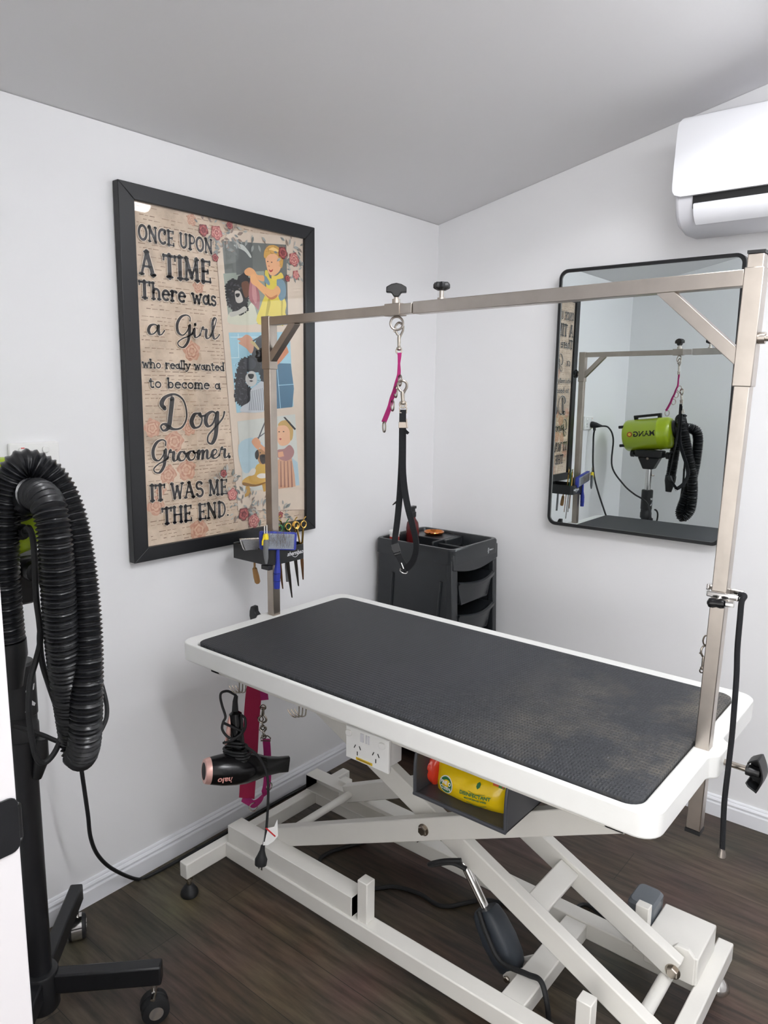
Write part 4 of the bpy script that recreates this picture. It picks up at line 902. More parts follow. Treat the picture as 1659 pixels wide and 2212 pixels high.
b = MB(); e = at(1560, 1832, 1, -1.085); b.lathe(e, (0, 0, -1), [(.0048, 0), (.0052, .004), (.0068, .012), (.0072, .016), (.004, .017)], 14); b.build('cord_tip', steel, rc)
sc_ = thing('snap_chain', 'small steel snap chain hooked behind the right hand post just above the table', 'chain', rp_(.87)+Vector((-.016, .012, 0)))
b = MB(); bx_ = rp_(.90)+Vector((-.0165, .006, 0))
b.ring(bx_+Vector((0, 0, .016)), (.5, -.8, 0), .009, .0016, 18, 6, sx=.55); snap(b, bx_+Vector((-.001, 0, .006)), bx_+Vector((-.002, 0, -.045)), .7); b.build('chain_snap', nickel, sc_)

# ------------------------------------------------------------------ tool holder and tools on the left post
hx0, hx1, hy0, hy1, hz0, hz1 = .066, .226, -1.074, -.935, .868, .912
th = thing('tool_holder', 'black plastic tool tray clipped on the left steel post', 'tool holder', ((hx0+hx1)/2, (hy0+hy1)/2, hz0))
ol = [(hx0, hy0+.005), (hx0+.006, hy0), (hx1-.022, hy0), (hx1-.004, hy0+.014), (hx1, hy0+.022), (hx1, hy1-.012), (hx1-.012, hy1), (hx0+.012, hy1), (hx0, hy1-.012)]
cxh, cyh = (hx0+hx1)/2, (hy0+hy1)/2
ilx = [(cxh+(x-cxh)*.955, cyh+(y-cyh)*.95) for x, y in ol]
b = MB(); n = len(ol); lp = [[Vector((x, y, hz0)) for x, y in ol], [Vector((x, y, hz1)) for x, y in ol], [Vector((x, y, hz1)) for x, y in ilx], [Vector((x, y, hz0+.006)) for x, y in ilx]]
b.loft(lp); b.build('tray', blackP, th, bevel=.0012)
b = MB(); b.box((.192, hy0-.003, hz0-.012), (.2225, hy0+.012, hz0)); b.build('post_bracket', blackP, th, bevel=.001)
b = MB(); text_mb(b, 'shernbao', (hx1+.0004, hy0+.022+.072, hz0+.018), (0, 1, 0), (0, 0, 1), .0165, 0, .0004, .3)
b.tube(cat_path([(hx1+.0006, hy0+.083, hz0+.016), (hx1+.0006, hy0+.095, hz0+.011), (hx1+.0006, hy0+.108, hz0+.018)], 5), .0008, 5); lg = b.build('logo', flat((205, 205, 208)), th); lg['label'] = 'white printed lettering'
# steel slicker brush with wooden handle
XT = .20
def tp(px, py, x=XT): return at(px, py, 0, x)
s1 = thing('slicker_brush', 'steel pin slicker brush with wooden handle at the left of the tool tray', 'brush', tp(552, 1255, .175))
B4 = [tp(519, 1166, .175), tp(562, 1164, .175), tp(562, 1187, .175), tp(528, 1190, .175)]
vb = Vector((-.011, .004, .002))
b = MB(); b.prism(B4, vb); b.build('pad_frame', chrome, s1, bevel=.002)
cen = sum(B4, Vector())/4
b = MB(); b.prism([cen+(p-cen)*.86-vb*.25 for p in B4], vb*.2); b.build('pin_pad', bristle, s1)
b = MB(); h0, h1 = tp(550, 1228, .13), tp(557, 1260, .13); b.tube([tp(550, 1196, .13), tp(550, 1225, .13), h0, h0.lerp(h1, .5), h0.lerp(h1, .9), h1], .006, 12, radii=[.003, .003, .0066, .0085, .0082, .005]); b.build('handle', wood, s1)
# blue slicker brush
s2 = thing('slicker_brush', 'blue plastic slicker brush with wide pin head at the front of the tool tray', 'brush', tp(597, 1270, .225))
XB = .232
q4 = [tp(562, 1148, XB), tp(642, 1151, XB), tp(640, 1189, XB), tp(562, 1188, XB)]
cb = sum(q4, Vector())/4; ob = []
for i in range(4):
    a, c_, d = q4[i-1], q4[i], q4[(i+1) % 4]; r_ = .006
    ob += [c_+(a-c_).normalized()*r_, c_+((a-c_).normalized()+(d-c_).normalized())*r_*.3, c_+(d-c_).normalized()*r_]
nb = Vector((.0, .0, 0))+Vector((-.012, .006, 0))
b = MB(); b.prism(ob, nb); b.build('head', blue, s2, bevel=.0018)
b = MB(); fr = Vector((.9, -.44, 0)); b.prism([cb+(p-cb)*.84+fr*.0012 for p in q4], fr*.0008); b.build('pin_pad', mat('pin_cushion', (150, 156, 166), .7, 0, .3, 200, .4), s2)
b = MB(); g = random.Random(5)
ux = (q4[1]-q4[0])*.80; uz = (q4[0]-q4[3])*.72
for i in range(16):
    for j in range(8):
        p = cb+ux*((i+.5)/16-.5)+uz*((j+.5)/8-.5)+fr*.002; b.tube([p, p+fr*.006, p+fr*.009+Vector((0, 0, .003))], .0004, 4)
pn = b.build('pins', nickel, s2); pn['kind'] = 'stuff'
b = MB(); g = random.Random(6)
for k in range(60):
    p = cb+ux*(g.uniform(-.45, .3))+uz*g.uniform(-.45, .5)+fr*.010; b.tube([p, p+Vector((g.uniform(-.003, .003), g.uniform(-.004, .004), .008)), p+Vector((g.uniform(-.006, .006), g.uniform(-.006, .006), g.uniform(.012, .02)))], .00035, 3)
hr = b.build('loose_hair', mat('pale_dog_hair', (120, 108, 98), .8), s2); hr['kind'] = 'stuff'
b = MB(); hp = [tp(600, 1187, XB-.004), tp(600, 1215, XB-.004), tp(599, 1232, XB-.004), tp(598, 1250, XB-.004), tp(598, 1271, XB-.004)]
b.tube(hp, .006, 12, radii=[.005, .006, .0095, .0095, .0088]); b.build('handle', blue, s2)
ng = mat('navy_plastic', (22, 32, 104), .4)
for py, rr in ((1238, .0095), (1255, .0094)):
    b = MB(); b.ring(tp(598, py, XB-.004), (0, 0, 1), rr, .0009, 18, 6); b.build('grip_ridge', ng, s2)
# nail clippers, grey with yellow collar, resting over the tray's front
cl2 = thing('nail_clipper', 'grey and yellow handled nail clipper hanging over the front of the tool tray', 'clipper', tp(576, 1218, .24))
XN = .247
b = MB(); b.tube([tp(574, 1164, XN), tp(574, 1172, XN), tp(574, 1190, XN), tp(575, 1205, XN), tp(575, 1218, XN)], .005, 12, radii=[.0062, .0075, .0072, .0062, .003]); b.build('handle', greyP, cl2)
b = MB(); b.tube([tp(574, 1153, XN), tp(574, 1158, XN), tp(574, 1165, XN)], .006, 12, radii=[.0058, .0076, .0080]); b.tube([tp(570, 1160, XN+.002), tp(567, 1170, XN+.002), tp(567, 1178, XN+.002)], .0022, 8); yl = b.build('collar', yellowP, cl2); yl['label'] = 'yellow collar'
b = MB(); b.bar(tp(571, 1153, XN), tp(571, 1136, XN), .004, .002, (1, 0, 0)); b.bar(tp(576, 1153, XN), tp(576, 1134, XN), .004, .002, (1, 0, 0)); b.build('blade', chrome, cl2)
# scissors
def scissors(label, a, tip, x, m, hm, fan=10, op=5):
    """a = px of the finger rings, tip = px of the blade tips; hangs point down through the tray"""
    pa, pt = tp(a[0], a[1], x), tp(tip[0], tip[1], x); d = (pt-pa); L = d.length; d.normalize(); sd = Vector((.35, .94, 0)); sd = (sd-d*sd.dot(d)).normalized()
    s = thing('scissors', label, 'scissors', pt, 'grooming scissors in the tool tray')
    for sg in (-1, 1):
        c = pa+sd*(sg*.011); piv = pa+d*(L*.42)
        b = MB(); b.ring(c, sd.cross(d), .0098, .0024, 22, 8, sx=.8, up=d); b.tube(cat_path([c+d*.010, c+d*.02-sd*sg*.003, piv+sd*sg*.002], 6), .003, 8, radii=None)
        if sg > 0: b.tube(cat_path([c-d*.009, c-d*.017+sd*.003, c-d*.022+sd*.009], 5), .0018, 6)
        b.build('finger_handle', hm, s)
        b = MB(); q0 = piv-d*.004+sd*sg*.001; q1 = pt-sd*sg*.0004; ww = sd.cross(d)*.0012*sg
        qm = q0.lerp(q1, .5); b.prism([q0+sd*.0055+ww, q0-sd*.0055+ww, qm-sd*.0045+ww, q1-sd*.0008+ww, q1+sd*.0008+ww, qm+sd*.0045+ww], sd.cross(d)*.0016); b.build('blade', m, s)
    b = MB(); b.lathe(pa+d*(L*.42)-sd.cross(d)*.003, sd.cross(d), [(.003, 0), (.003, .006)], 10); b.build('pivot_screw', gold, s)
    return s
dkst = mat('dark_steel_blade', (92, 86, 80), .3, 1., .1, 40)
brz = mat('bronze_blade', (140, 100, 70), .3, 1., .1, 40)
scissors('gold handled scissors furthest right in the tool tray', (648, 1134), (655, 1252), .215, brz, gold)
scissors('gold scissors with green rings second from the right in the tool tray', (630, 1136), (645, 1266), .205, dkst, gold)
scissors('scissors with green rings behind the blue brush head', (612, 1140), (631, 1291), .19, dkst, greenH)
scissors('bronze bladed scissors standing behind the nail clipper', (594, 1132), (611, 1272), .172, brz, gold)
cmb = thing('grooming_comb', 'grey handled grooming tool poking below the tool tray beside the blue handle', 'comb', tp(621, 1258, .15))
b = MB(); b.tube([tp(617, 1170, .15), tp(619, 1225, .15), tp(621, 1256, .15)], .004, 10, radii=[.004, .005, .0045]); b.build('handle', greyP, cmb)

# ------------------------------------------------------------------ salon trolley in the corner
tx0, tx1, ty0, ty1 = .022, .356, -.375, -.085
tr = thing('salon_trolley', 'black plastic salon trolley with open drawers in the room corner', 'trolley', ((tx0+tx1)/2, (ty0+ty1)/2, 0))
def tbox(x0, x1, y0, y1, z, r=.02, n=5): return [Vector((x, y, z)) for x, y in rrect(x0, x1, y0, y1, r, n)]
ZT = .818
b = MB()       # tapering shell: side panels, back and frame around the drawer opening on +x
b.prism([(tx0+.01, ty0+.004, .775), (tx1-.008, ty0+.004, .775), (tx1+.020, ty0-.010, .07), (tx0-.008, ty0-.010, .07)], (0, .016, 0))
b.prism([(tx0+.01, ty1-.004, .775), (tx1-.008, ty1-.004, .775), (tx1+.020, ty1+.010, .07), (tx0-.008, ty1+.010, .07)], (0, -.016, 0))
b.box((tx0, ty0+.01, .07), (tx0+.014, ty1-.01, .775)); b.box((tx0, ty0, .05), (tx1+.02, ty1, .075))
b.build('body', trolM, tr, bevel=.004)
b = MB()
for (ya, yb_) in ((ty0-.002, ty0+.034), (ty1-.022, ty1+.002)):
    b.prism([(tx1-.024, ya, .78), (tx1-.002, ya, .78), (tx1+.022, ya, .07), (tx1-.005, ya, .07)], (0, yb_-ya, 0))
hd = []
for i in range(13):
    t = i/12; y = ty0+(ty1-ty0)*t; hd.append((y, .735-.0*t+.022*math.sin(math.pi*t)*-1+.012))
b.prism([(tx1-.010, ty0, .80)]+[(tx1-.008, y, z) for y, z in hd]+[(tx1-.010, ty1, .80)], (.012, 0, 0))
b.build('front_frame', trolM, tr, bevel=.003)
b = MB()       # moulded grooves on the side panel
for xa, xb_ in ((.10, .085), (.31, .285)):
    b.tube(cat_path([(xa, ty0+.001, .70), ((xa+xb_)/2, ty0-.004, .5), (xb_, ty0-.009, .12)], 6), .005, 8, radii=None)
b.build('side_rib', trolM, tr)
b = MB()       # top tray with raised rim
outr, innr = tbox(tx0-.004, tx1+.004, ty0-.004, ty1+.004, 0, .022), tbox(tx0+.014, tx1-.014, ty0+.014, ty1-.014, 0, .016)
up = lambda l, z: [Vector((p.x, p.y, z+(.0 if p.x < .3 else -.0))) for p in l]
b.loft([up(outr, .765), up(outr, ZT-.006), up(tbox(tx0, tx1, ty0, ty1, 0, .02), ZT), up(tbox(tx0+.01, tx1-.01, ty0+.01, ty1-.01, 0, .018), ZT), up(innr, ZT-.008), up(innr, .772)])
b.build('top_tray', trolM, tr, bevel=0)
b = MB(); b.box((tx0+.012, ty1-.125, .772), (.215, ty1-.014, ZT-.010)); b.box((.195, ty0+.10, .772), (.203, ty1-.014, ZT-.008)); b.box((.203, ty0+.13, .772), (tx1-.014, ty0+.138, ZT-.016)); b.build('divider', trolM, tr, bevel=.003)
for k, zt in enumerate((.700, .585, .470, .355, .240)):
    dr_ = MB(); ya, yb_ = ty0+.036, ty1-.024; fx = tx1+.006+(.74-zt)*.033
    arcs = []
    for i in range(11):
        t = i/10; y = ya+(yb_-ya)*t; arcs.append((y, .020*math.sin(math.pi*t)))
    top = [Vector((fx+d*.7-.006, y, zt-.012*math.sin(math.pi*i/10))) for i, (y, d) in enumerate(arcs)]
    low = [Vector((fx+d*.5-.014, y+(.5*(ya+yb_)-y)*.22, zt-.082)) for (y, d) in arcs]
    dr_.add(top+low, [(i, i+1, 12+i, 11+i) for i in range(10)])
    back = [Vector((p.x-.006, p.y, p.z)) for p in top+low]; dr_.add(back, [(i, i+1, 12+i, 11+i) for i in range(10)])
    lip = [Vector((p.x+.007, p.y, p.z-.003)) for p in top]; lip2 = [Vector((p.x+.005, p.y, p.z-.016)) for p in top]
    dr_.add(top+lip+lip2, [(i, i+1, 12+i, 11+i) for i in range(10)]+[(11+i, 12+i, 23+i, 22+i) for i in range(10)])
    dr_.box((tx0+.02, ya+.03, zt-.088), (fx-.012, yb_-.03, zt-.080)); dr_.prism([(tx0+.02, ya, zt-.002), (tx0+.02, ya+.03, zt-.085), (tx0+.02, ya+.034, zt-.085), (tx0+.02, ya+.004, zt-.002)], (fx-tx0-.03, 0, 0)); dr_.prism([(tx0+.02, yb_, zt-.002), (tx0+.02, yb_-.03, zt-.085), (tx0+.02, yb_-.034, zt-.085), (tx0+.02, yb_-.004, zt-.002)], (fx-tx0-.03, 0, 0))
    dr_.build('drawer', trolM, tr)
b = MB(); b.box((tx1-.03, ty0+.02, .1), (tx1-.028, ty1-.02, .75)) if False else b.box((tx0+.016, ty0+.02, .1), (tx0+.018, ty1-.02, .75)); b.build('back_panel', dark, tr)
b = MB()
cu = cat_path([(tx1+.0052, ty1-.075+q*.001, .782+z*.001) for q, z in ((0, -4), (6, 2), (10, 8), (4, 9), (3, 0), (9, -6), (4, -10), (10, -1), (17, 4), (18, -1), (22, 4), (24, -1), (28, 4), (31, -1), (36, 4), (41, 0))], 4)
b.tube(cu, .0007, 5); lg = b.build('logo', flat((190, 192, 195)), tr); lg['label'] = 'silver script logo'
for x, y in ((tx0+.03, ty0+.03), (tx1-.03, ty0+.03), (tx0+.03, ty1-.03), (tx1-.03, ty1-.03)):
    b = MB(); b.lathe((x-.012, y, .025), (1, 0, 0), [(.025, 0), (.025, .024)], 18); b.box((x-.006, y-.006, .025), (x+.006, y+.006, .055)); b.build('caster', blackP, tr)
# things on the trolley
jz = .7722
jar = thing('jar', 'small white lidded jar with red label on the trolley top', 'jar', (.060, -.318, jz))
b = MB(); b.lathe((.060, -.318, jz), (0, 0, 1), [(.017, 0), (.018, .003), (.018, .050), (.016, .054)], 22); b.build('jar_body', gpo, jar)
b = MB(); b.lathe((.060, -.318, jz+.054), (0, 0, 1), [(.0195, 0), (.0200, .002), (.0200, .012), (.0185, .014)], 24); b.build('lid', gpo, jar)
b = MB(); b.lathe((.060, -.318, jz+.030), (0, 0, 1), [(.0183, 0), (.0183, .016)], 22); b.build('label_band', flat((186, 70, 66)), jar)
bo = thing('spray_bottle', 'dark red bottle with black cap standing at the back of the trolley', 'bottle', (.100, -.262, jz))
b = MB(); b.lathe((.100, -.262, jz), (0, 0, 1), [(.022, 0), (.024, .004), (.024, .075), (.021, .095), (.011, .110), (.010, .116)], 26); b.build('bottle_body', redP, bo)
b = MB(); b.lathe((.100, -.262, jz+.116), (0, 0, 1), [(.0125, 0), (.0125, .018), (.009, .020), (.009, .034), (.007, .036)], 20); b.box((.092, -.285, jz+.146), (.108, -.25, jz+.156)); b.build('cap', blackP, bo, bevel=.001)
dc = Vector((.118, -.150, 0))
dh = thing('copper_dish', 'polished copper rimmed dish on the trolley top', 'dish', (dc.x, dc.y, ZT-.010))
b = MB(); b.lathe((dc.x, dc.y, ZT-.0095), (0, 0, 1), [(.026, 0), (.034, .003), (.0385, .010), (.0375, .0125), (.0345, .0125), (.0325, .010), (.028, .004), (.026, .003)], 40); b.build('rim', copper, dh)
b = MB(); b.lathe((dc.x, dc.y, ZT-.0095), (0, 0, 1), [(.0262, .001), (.0262, .0026)], 30); b.build('dish_base', mat('shaded_bronze', (120, 74, 44), .3, 1., .1, 40), dh)  # dish bottom: shade and brown reflection put into a darker colour

# ------------------------------------------------------------------ hair dryer hanging by its cord
YD = -1.305
HDEP = (at(516, 1655, 1, -1.29)-CP).dot(_f)
def hp_(px, py, q=0.): return CP+(_f+_r*((px-829.5)/CF)-_u*((py-1106)/CF))*(HDEP+q*.85)
hdz = thing('hair_dryer', 'black hair dryer with rose gold end wrapped in its cord under the table edge', 'hair dryer', hp_(530, 1700))
D0, D1 = hp_(441, 1666, -.055), hp_(623, 1650, .06); ax = (D1-D0); LD = ax.length; ax.normalize()
b = MB(); b.lathe(D0, ax, [(.030, .008), (.0325, .0135), (.038, LD*.2), (.040, LD*.36), (.039, LD*.48), (.033, LD*.60), (.026, LD*.70), (.0235, LD*.74)], 30)
bar_ = b.build('barrel', glossB, hdz)
b = MB(); b.lathe(D0, ax, [(.024, -.001), (.029, 0), (.0315, .007), (.0325, .013), (.031, .014)], 30); cp_ = b.build('end_cap', rose, hdz); cp_['label'] = 'rose gold end cap'
b = MB(); b.lathe(D0, -ax, [(.0235, -.003), (.0235, .0005), (.018, .0015)], 26); b.build('air_inlet', dark, cp_)
b = MB()
e2 = Vector((0, 0, 1)); e2 = (e2-ax*e2.dot(ax)).normalized(); e1 = ax.cross(e2)
def sec(h, a, c_, n=20, pw=.5): return [D0+ax*h+e1*(a*math.copysign(abs(math.cos(t))**pw, math.cos(t)))+e2*(c_*math.copysign(abs(math.sin(t))**pw, math.sin(t))) for t in [2*math.pi*j/n for j in range(n)]]
b.loft([sec(LD*.70, .026, .026, 20, 1), sec(LD*.76, .024, .022, 20, .8), sec(LD*.88, .014, .019, 20, .5), sec(LD*1.0, .008, .0205, 20, .4)]); b.build('nozzle', blackP, hdz)
H0, H1 = hp_(516, 1640), hp_(508, 1536)
b = MB(); dh_ = H1-H0
b.tube([H0, H0.lerp(H1, .2), H0.lerp(H1, .5), H0.lerp(H1, .8), H0.lerp(H1, .95), H1], .016, 16, radii=[.020, .0175, .0165, .018, .016, .008]); b.build('handle', glossB, hdz)
b = MB(); b.tube([hp_(498, 1545, -.008), hp_(496, 1560, -.011), hp_(493, 1585, -.011), hp_(488, 1608, -.010)], .006, 10, radii=[.003, .0065, .0062, .003]); b.build('switch_panel', rose, hdz)
b = MB(); b.tube([H1, hp_(508, 1515), hp_(510, 1503)], .006, 10, radii=[.0085, .0065, .005]); b.build('strain_relief', blackR, hdz)
b = MB()
loop = [hp_(510, 1503), hp_(505, 1499, -.006), hp_(492, 1493, -.008), hp_(479, 1496, -.01), hp_(476, 1506, -.012), hp_(480, 1525, -.014), hp_(487, 1548, -.018), hp_(482, 1560, -.02), hp_(480, 1575, -.022), hp_(490, 1590, -.026), hp_(505, 1596, -.024), hp_(522, 1585, -.022), hp_(530, 1570, -.02), hp_(529, 1552, -.018), hp_(522, 1545, -.012)]
b.tube(cat_path(loop, 6), .0033, 8)
def coil(cx, cy, rx, ry, n_, tilt, d):      # turns wound round the handle's foot
    pts = []
    for i in range(n_*16+1):
        a = 2*math.pi*i/16; k = i/(n_*16)
        c = hp_(cx+tilt*k, cy+d*k); pts.append(c+Vector((rx*math.cos(a)*(1+.08*math.sin(3*a)), -rx*.78*math.sin(a), ry*math.sin(a+.5)-.0)))
    return pts
b.tube(coil(510, 1602, .030, .010, 2, 2, 14), .0033, 8); b.tube(coil(512, 1618, .037, .007, 4, 3, 24), .0033, 8)
b.tube(cat_path([hp_(482, 1605, -.03), hp_(500, 1600, -.034), hp_(520, 1586, -.028), hp_(526, 1572, -.02)], 6), .0033, 8)
b.tube(cat_path([hp_(484, 1562, -.02), hp_(505, 1572, -.026), hp_(524, 1580, -.022)], 6), .0033, 8)
b.tube(cat_path([hp_(530, 1612, -.03), hp_(548, 1624, -.038), hp_(562, 1640, -.042), hp_(574, 1665, -.042), hp_(579, 1690, -.042), hp_(579, 1730, -.042), hp_(577, 1770, -.042), hp_(574, 1800, -.042), hp_(569, 1828, -.042)], 7), .0033, 8)
cord_ = b.build('power_cord', blackR, hdz)
b = MB(); c0 = hp_(568, 1826, -.042); c1 = hp_(565, 1848, -.042); c2 = hp_(563, 1868, -.042)
b.tube([c0, c0.lerp(c1, .5), c1, c1.lerp(c2, .4), c2], .01, 14, radii=[.005, .0065, .011, .0155, .0145]); pg = b.build('plug', blackR, cord_)
b = MB(); b.bar(c2+Vector((-.005, 0, 0)), c2+Vector((-.0065, 0, -.013)), .0016, .005); b.bar(c2+Vector((.005, 0, 0)), c2+Vector((.0035, 0, -.013)), .0016, .005); b.build('pins', chrome, cord_)
b = MB(); tg = [hp_(573, 1790, -.044), hp_(592, 1786, -.040), hp_(599, 1770, -.036), hp_(600, 1806, -.036), hp_(590, 1818, -.040), hp_(578, 1826, -.046), hp_(568, 1826, -.046)]
b.prism(tg, (0, .0008, 0)); b.prism([hp_(573, 1789, -.0462), hp_(576, 1788, -.0462), hp_(596, 1806, -.0402), hp_(594, 1808, -.0402)], (0, -.0005, 0), 1); b.build('care_tag', [gpo, flat((200, 40, 44))], cord_)
tc_ = (CP-D0); tc_ = (tc_-ax*tc_.dot(ax)-e2*tc_.dot(e2)).normalized()
b = MB()
def wrap(px_, py_):       # lettering wraps round the shell, upside down while it hangs
    r_ = .0392; a = (py_-.002)/r_; h = LD*.20-px_
    return D0+ax*h+(-e2*math.sin(a+.10)+tc_*math.cos(a+.10))*r_
text_mb(b, 'halo', D0, ax, e2, .022, 0, .0005, 0, 0, 'CENTER', wrap); lg = b.build('logo', flat((222, 160, 150)), bar_); lg['label'] = 'rose gold lettering'
# pink belly strap
YP = -1.165
kp = lambda px, py, q=0.: at(px, py, 1, YP)+Vector((0, q, 0))
ps_ = thing('belly_strap', 'wide raspberry pink belly strap with chain and rings hanging behind the hair dryer', 'strap', kp(530, 1740))
b = MB(); b.strap(cat_path([Vector((kp(553, 1470).x, YP, .640)), kp(553, 1470), kp(548, 1500), kp(543, 1560), kp(540, 1620), kp(536, 1680), kp(533, 1724)], 5), SD, .043, .0025); b.build('band', pinkB, ps_, bevel=.0006)
b = MB(); b.strap(cat_path([Vector((kp(568, 1480).x, YP, .640)), kp(568, 1480), kp(570, 1496), kp(572, 1512)], 4), SD, .020, .0022)
b.strap(cat_path([kp(575, 1596), kp(577, 1620), kp(578, 1650), kp(577, 1690), kp(571, 1715), kp(560, 1730), kp(548, 1737), kp(538, 1732), kp(524, 1724)], 5), [SD*.9+VW*.1]*20+[SD*.2+Vector((0, .3, 1))]*22, .020, .0022); b.build('webbing', pink, ps_)
b = MB(); snap(b, kp(569, 1560, -.004), kp(571, 1522, -.004), 1.1)
for (px, py, k) in ((567, 1552, 0), (569, 1562, 1), (570, 1570, 0)): b.ring(kp(px, py, -.004), (SD if k else VW), .0072, .0017, 18, 6, sx=.7)
snap(b, kp(570, 1568, -.004), kp(573, 1594, -.004), .9)
c = kp(575, 1592, -.002); b.tube([c+SD*a+Vector((0, 0, z)) for a, z in ((-.006, .004), (-.013, -.002), (-.013, -.010), (.013, -.010), (.013, -.002), (.006, .004))], .0019, 6, 0, True); b.build('chain', nickel, ps_)
b = MB(); b.ring(kp(550, 1742, -.004), VW*.8+SD*.4, .0125, .0017, 22, 6, sx=.9); b.ring(kp(584, 1698, -.004), SD*.8+VW*.6, .010, .0016, 20, 6); b.build('d_ring', nickel, ps_)

# ------------------------------------------------------------------ under-table bin with wipes
by = -1.30
bl = at(893, 1712, 1, by); bx0, bz0 = at(896, 1650, 1, by).x, at(1090, 1801, 1, by).z; bx1 = at(1094, 1780, 1, by).x; bzt = .672; byb = -1.115
bn = thing('storage_bin', 'dark grey open fronted plastic bin hung under the table front', 'bin', ((bx0+bx1)/2, (by+byb)/2, bz0))
b = MB(); t = .005
b.box((bx0, by, bz0), (bx1, byb, bz0+t)); b.box((bx0, byb-t, bz0), (bx1, byb, bzt))
sidep = [(by, bz0), (byb, bz0), (byb, bzt), (by+.012, bzt), (by, bz0+.075)]
b.prism([(bx0, y, z) for y, z in sidep], (t, 0, 0)); b.prism([(bx1-t, y, z) for y, z in sidep], (t, 0, 0)); b.build('bin_shell', darkGrey, bn, bevel=.0015)
b = MB(); b.tube([(bx0, by-.001, bz0+.004), (bx1, by-.001, bz0+.004)], .0045, 10); b.tube(cat_path([(bx0+.002, by, bz0+.004), (bx0+.002, by, bz0+.07), (bx0+.002, by+.012, bzt)], 5), .0038, 8); b.tube(cat_path([(bx1-.002, by, bz0+.004), (bx1-.002, by, bz0+.07), (bx1-.002, by+.012, bzt)], 5), .0038, 8); b.build('rolled_rim', darkGrey, bn)
b = MB()
for x, sg in ((bx0-.016, 1), (bx1+.014, -1)): b.box((x-.012, by+.01, TZ-.05), (x+.012, byb-.04, TZ-.047)); b.box((x-sg*.010-.002, by+.01, .640), (x-sg*.010+.002, byb-.04, TZ-.047)); b.box((x-sg*.010, by+.01, .640), (x+sg*.012, byb-.04, .643))
b.build('bin_rail', gpo, table, bevel=.001)
yw = -1.245
wp = lambda px, py, q=0.: at(px, py, 1, yw)+Vector((0, q, 0))
wk = thing('wipes_packet', 'yellow and red packet of disinfectant wipes lying in the under table bin', 'packet', wp(1010, 1700))
def packet(mb, quad, th_, nx=18, nz=8, m=0, seed=1, cr=1.):
    g = random.Random(seed); TL, TR_, BR_, BL_ = quad; vs = []; fs = []
    for side in (0, 1):
        for i in range(nx+1):
            for j in range(nz+1):
                s, t_ = i/nx, j/nz; p = TL.lerp(TR_, s).lerp(BL_.lerp(BR_, s), t_); bul = th_*(math.sin(math.pi*min(1, max(0, s))) ** .4)*(math.sin(math.pi*t_)**.6)
                wr = .0016*math.sin(17*s+3*t_)+.0012*math.sin(9*t_+23*s*s)+g.uniform(-.0006, .0006)*cr*1.6
                vs.append(p+Vector((0, (-1 if side == 0 else 1)*(bul+.0006)+(wr if side == 0 else 0)*math.sin(math.pi*s)*math.sin(math.pi*t_), 0)))
    N_ = (nx+1)*(nz+1)
    for side in (0, 1):
        for i in range(nx):
            for j in range(nz): a = side*N_+i*(nz+1)+j; fs.append((a, a+1, a+nz+2, a+nz+1))
    mb.add(vs, fs, m)
ylM = mat('yellow_film', (236, 200, 20), .22, 0, .08, 9, 0, .5, .3); rdM = mat('red_film', (214, 62, 40), .22, 0, .1, 30, .2, .5, .3)
Wq = [wp(950, 1636), wp(1104, 1690), wp(1096, 1764), wp(945, 1712)]
b = MB(); packet(b, Wq, .030); b.build('packet_body', ylM, wk, angle=80)
b = MB(); packet(b, [wp(916, 1622), wp(952, 1634), wp(944, 1704), wp(918, 1672)], .016, 14, 10, 0, 4, 4.); b.build('packet_end', rdM, wk, angle=60)
Nw = Vector((0, -1, 0))
def face_pt(s, t_, lift=.0012):
    TL, TR_, BR_, BL_ = Wq; p = TL.lerp(TR_, s).lerp(BL_.lerp(BR_, s), t_); return p+Vector((0, -.030*(math.sin(math.pi*s)**.4)*(math.sin(math.pi*t_)**.6)-lift-.0012, 0))
def on_pack(px_, py_, s0, t0): return face_pt(min(.97, max(.03, s0+px_/.168)), min(.97, max(.03, t0-py_/.072)))
b = MB(); gm = []
b.add([on_pack(.0185*math.cos(2*math.pi*j/28), .0170*math.sin(2*math.pi*j/28), .22, .48) for j in range(28)], [tuple(range(28))], 1)
b.add([on_pack(.0165*math.cos(2*math.pi*j/28), .0152*math.sin(2*math.pi*j/28), .22, .48)+Nw*.0006 for j in range(28)], [tuple(range(28))], 0)
bend = lambda s0, t0, lf: (lambda x, y: on_pack(x, y, s0, t0)+Nw*lf)
text_mb(b, 'PINE O', (0, 0, 0), (1, 0, 0), (0, 1, 0), .0092, 1, .0003, 0, 0, 'CENTER', bend(.22, .46, .0012))
text_mb(b, 'CLEEN', (0, 0, 0), (1, 0, 0), (0, 1, 0), .0096, 1, .0003, 0, 0, 'CENTER', bend(.22, .60, .0012))
b.add([on_pack(x, y, .66, .45) for x, y in ((-.004, .020), (0, .023), (.004, .020), (.004, .015), (0, .011), (-.004, .015))], [tuple(range(6))], 0)
text_mb(b, 'DISINFECTANT', (0, 0, 0), (1, 0, 0), (0, 1, 0), .0098, 0, .0003, 0, 0, 'CENTER', bend(.64, .52, .001))
text_mb(b, 'MULTIPURPOSE WIPES', (0, 0, 0), (1, 0, 0), (0, 1, 0), .0048, 0, .0002, 0, 0, 'CENTER', bend(.65, .62, .001))
for a, c_ in (((-.022, -.012), (0, -.022)), ((0, -.022), (.022, -.012)), ((-.018, .012), (0, .008)), ((0, .008), (.018, .012))):
    p, q = on_pack(*a, .66, .55)+Nw*.0006, on_pack(*c_, .66, .55)+Nw*.0006; b.tube([p, q], .0004, 4, 0)
b.build('printing', [flat((40, 110, 60)), flat((240, 240, 236))], wk)
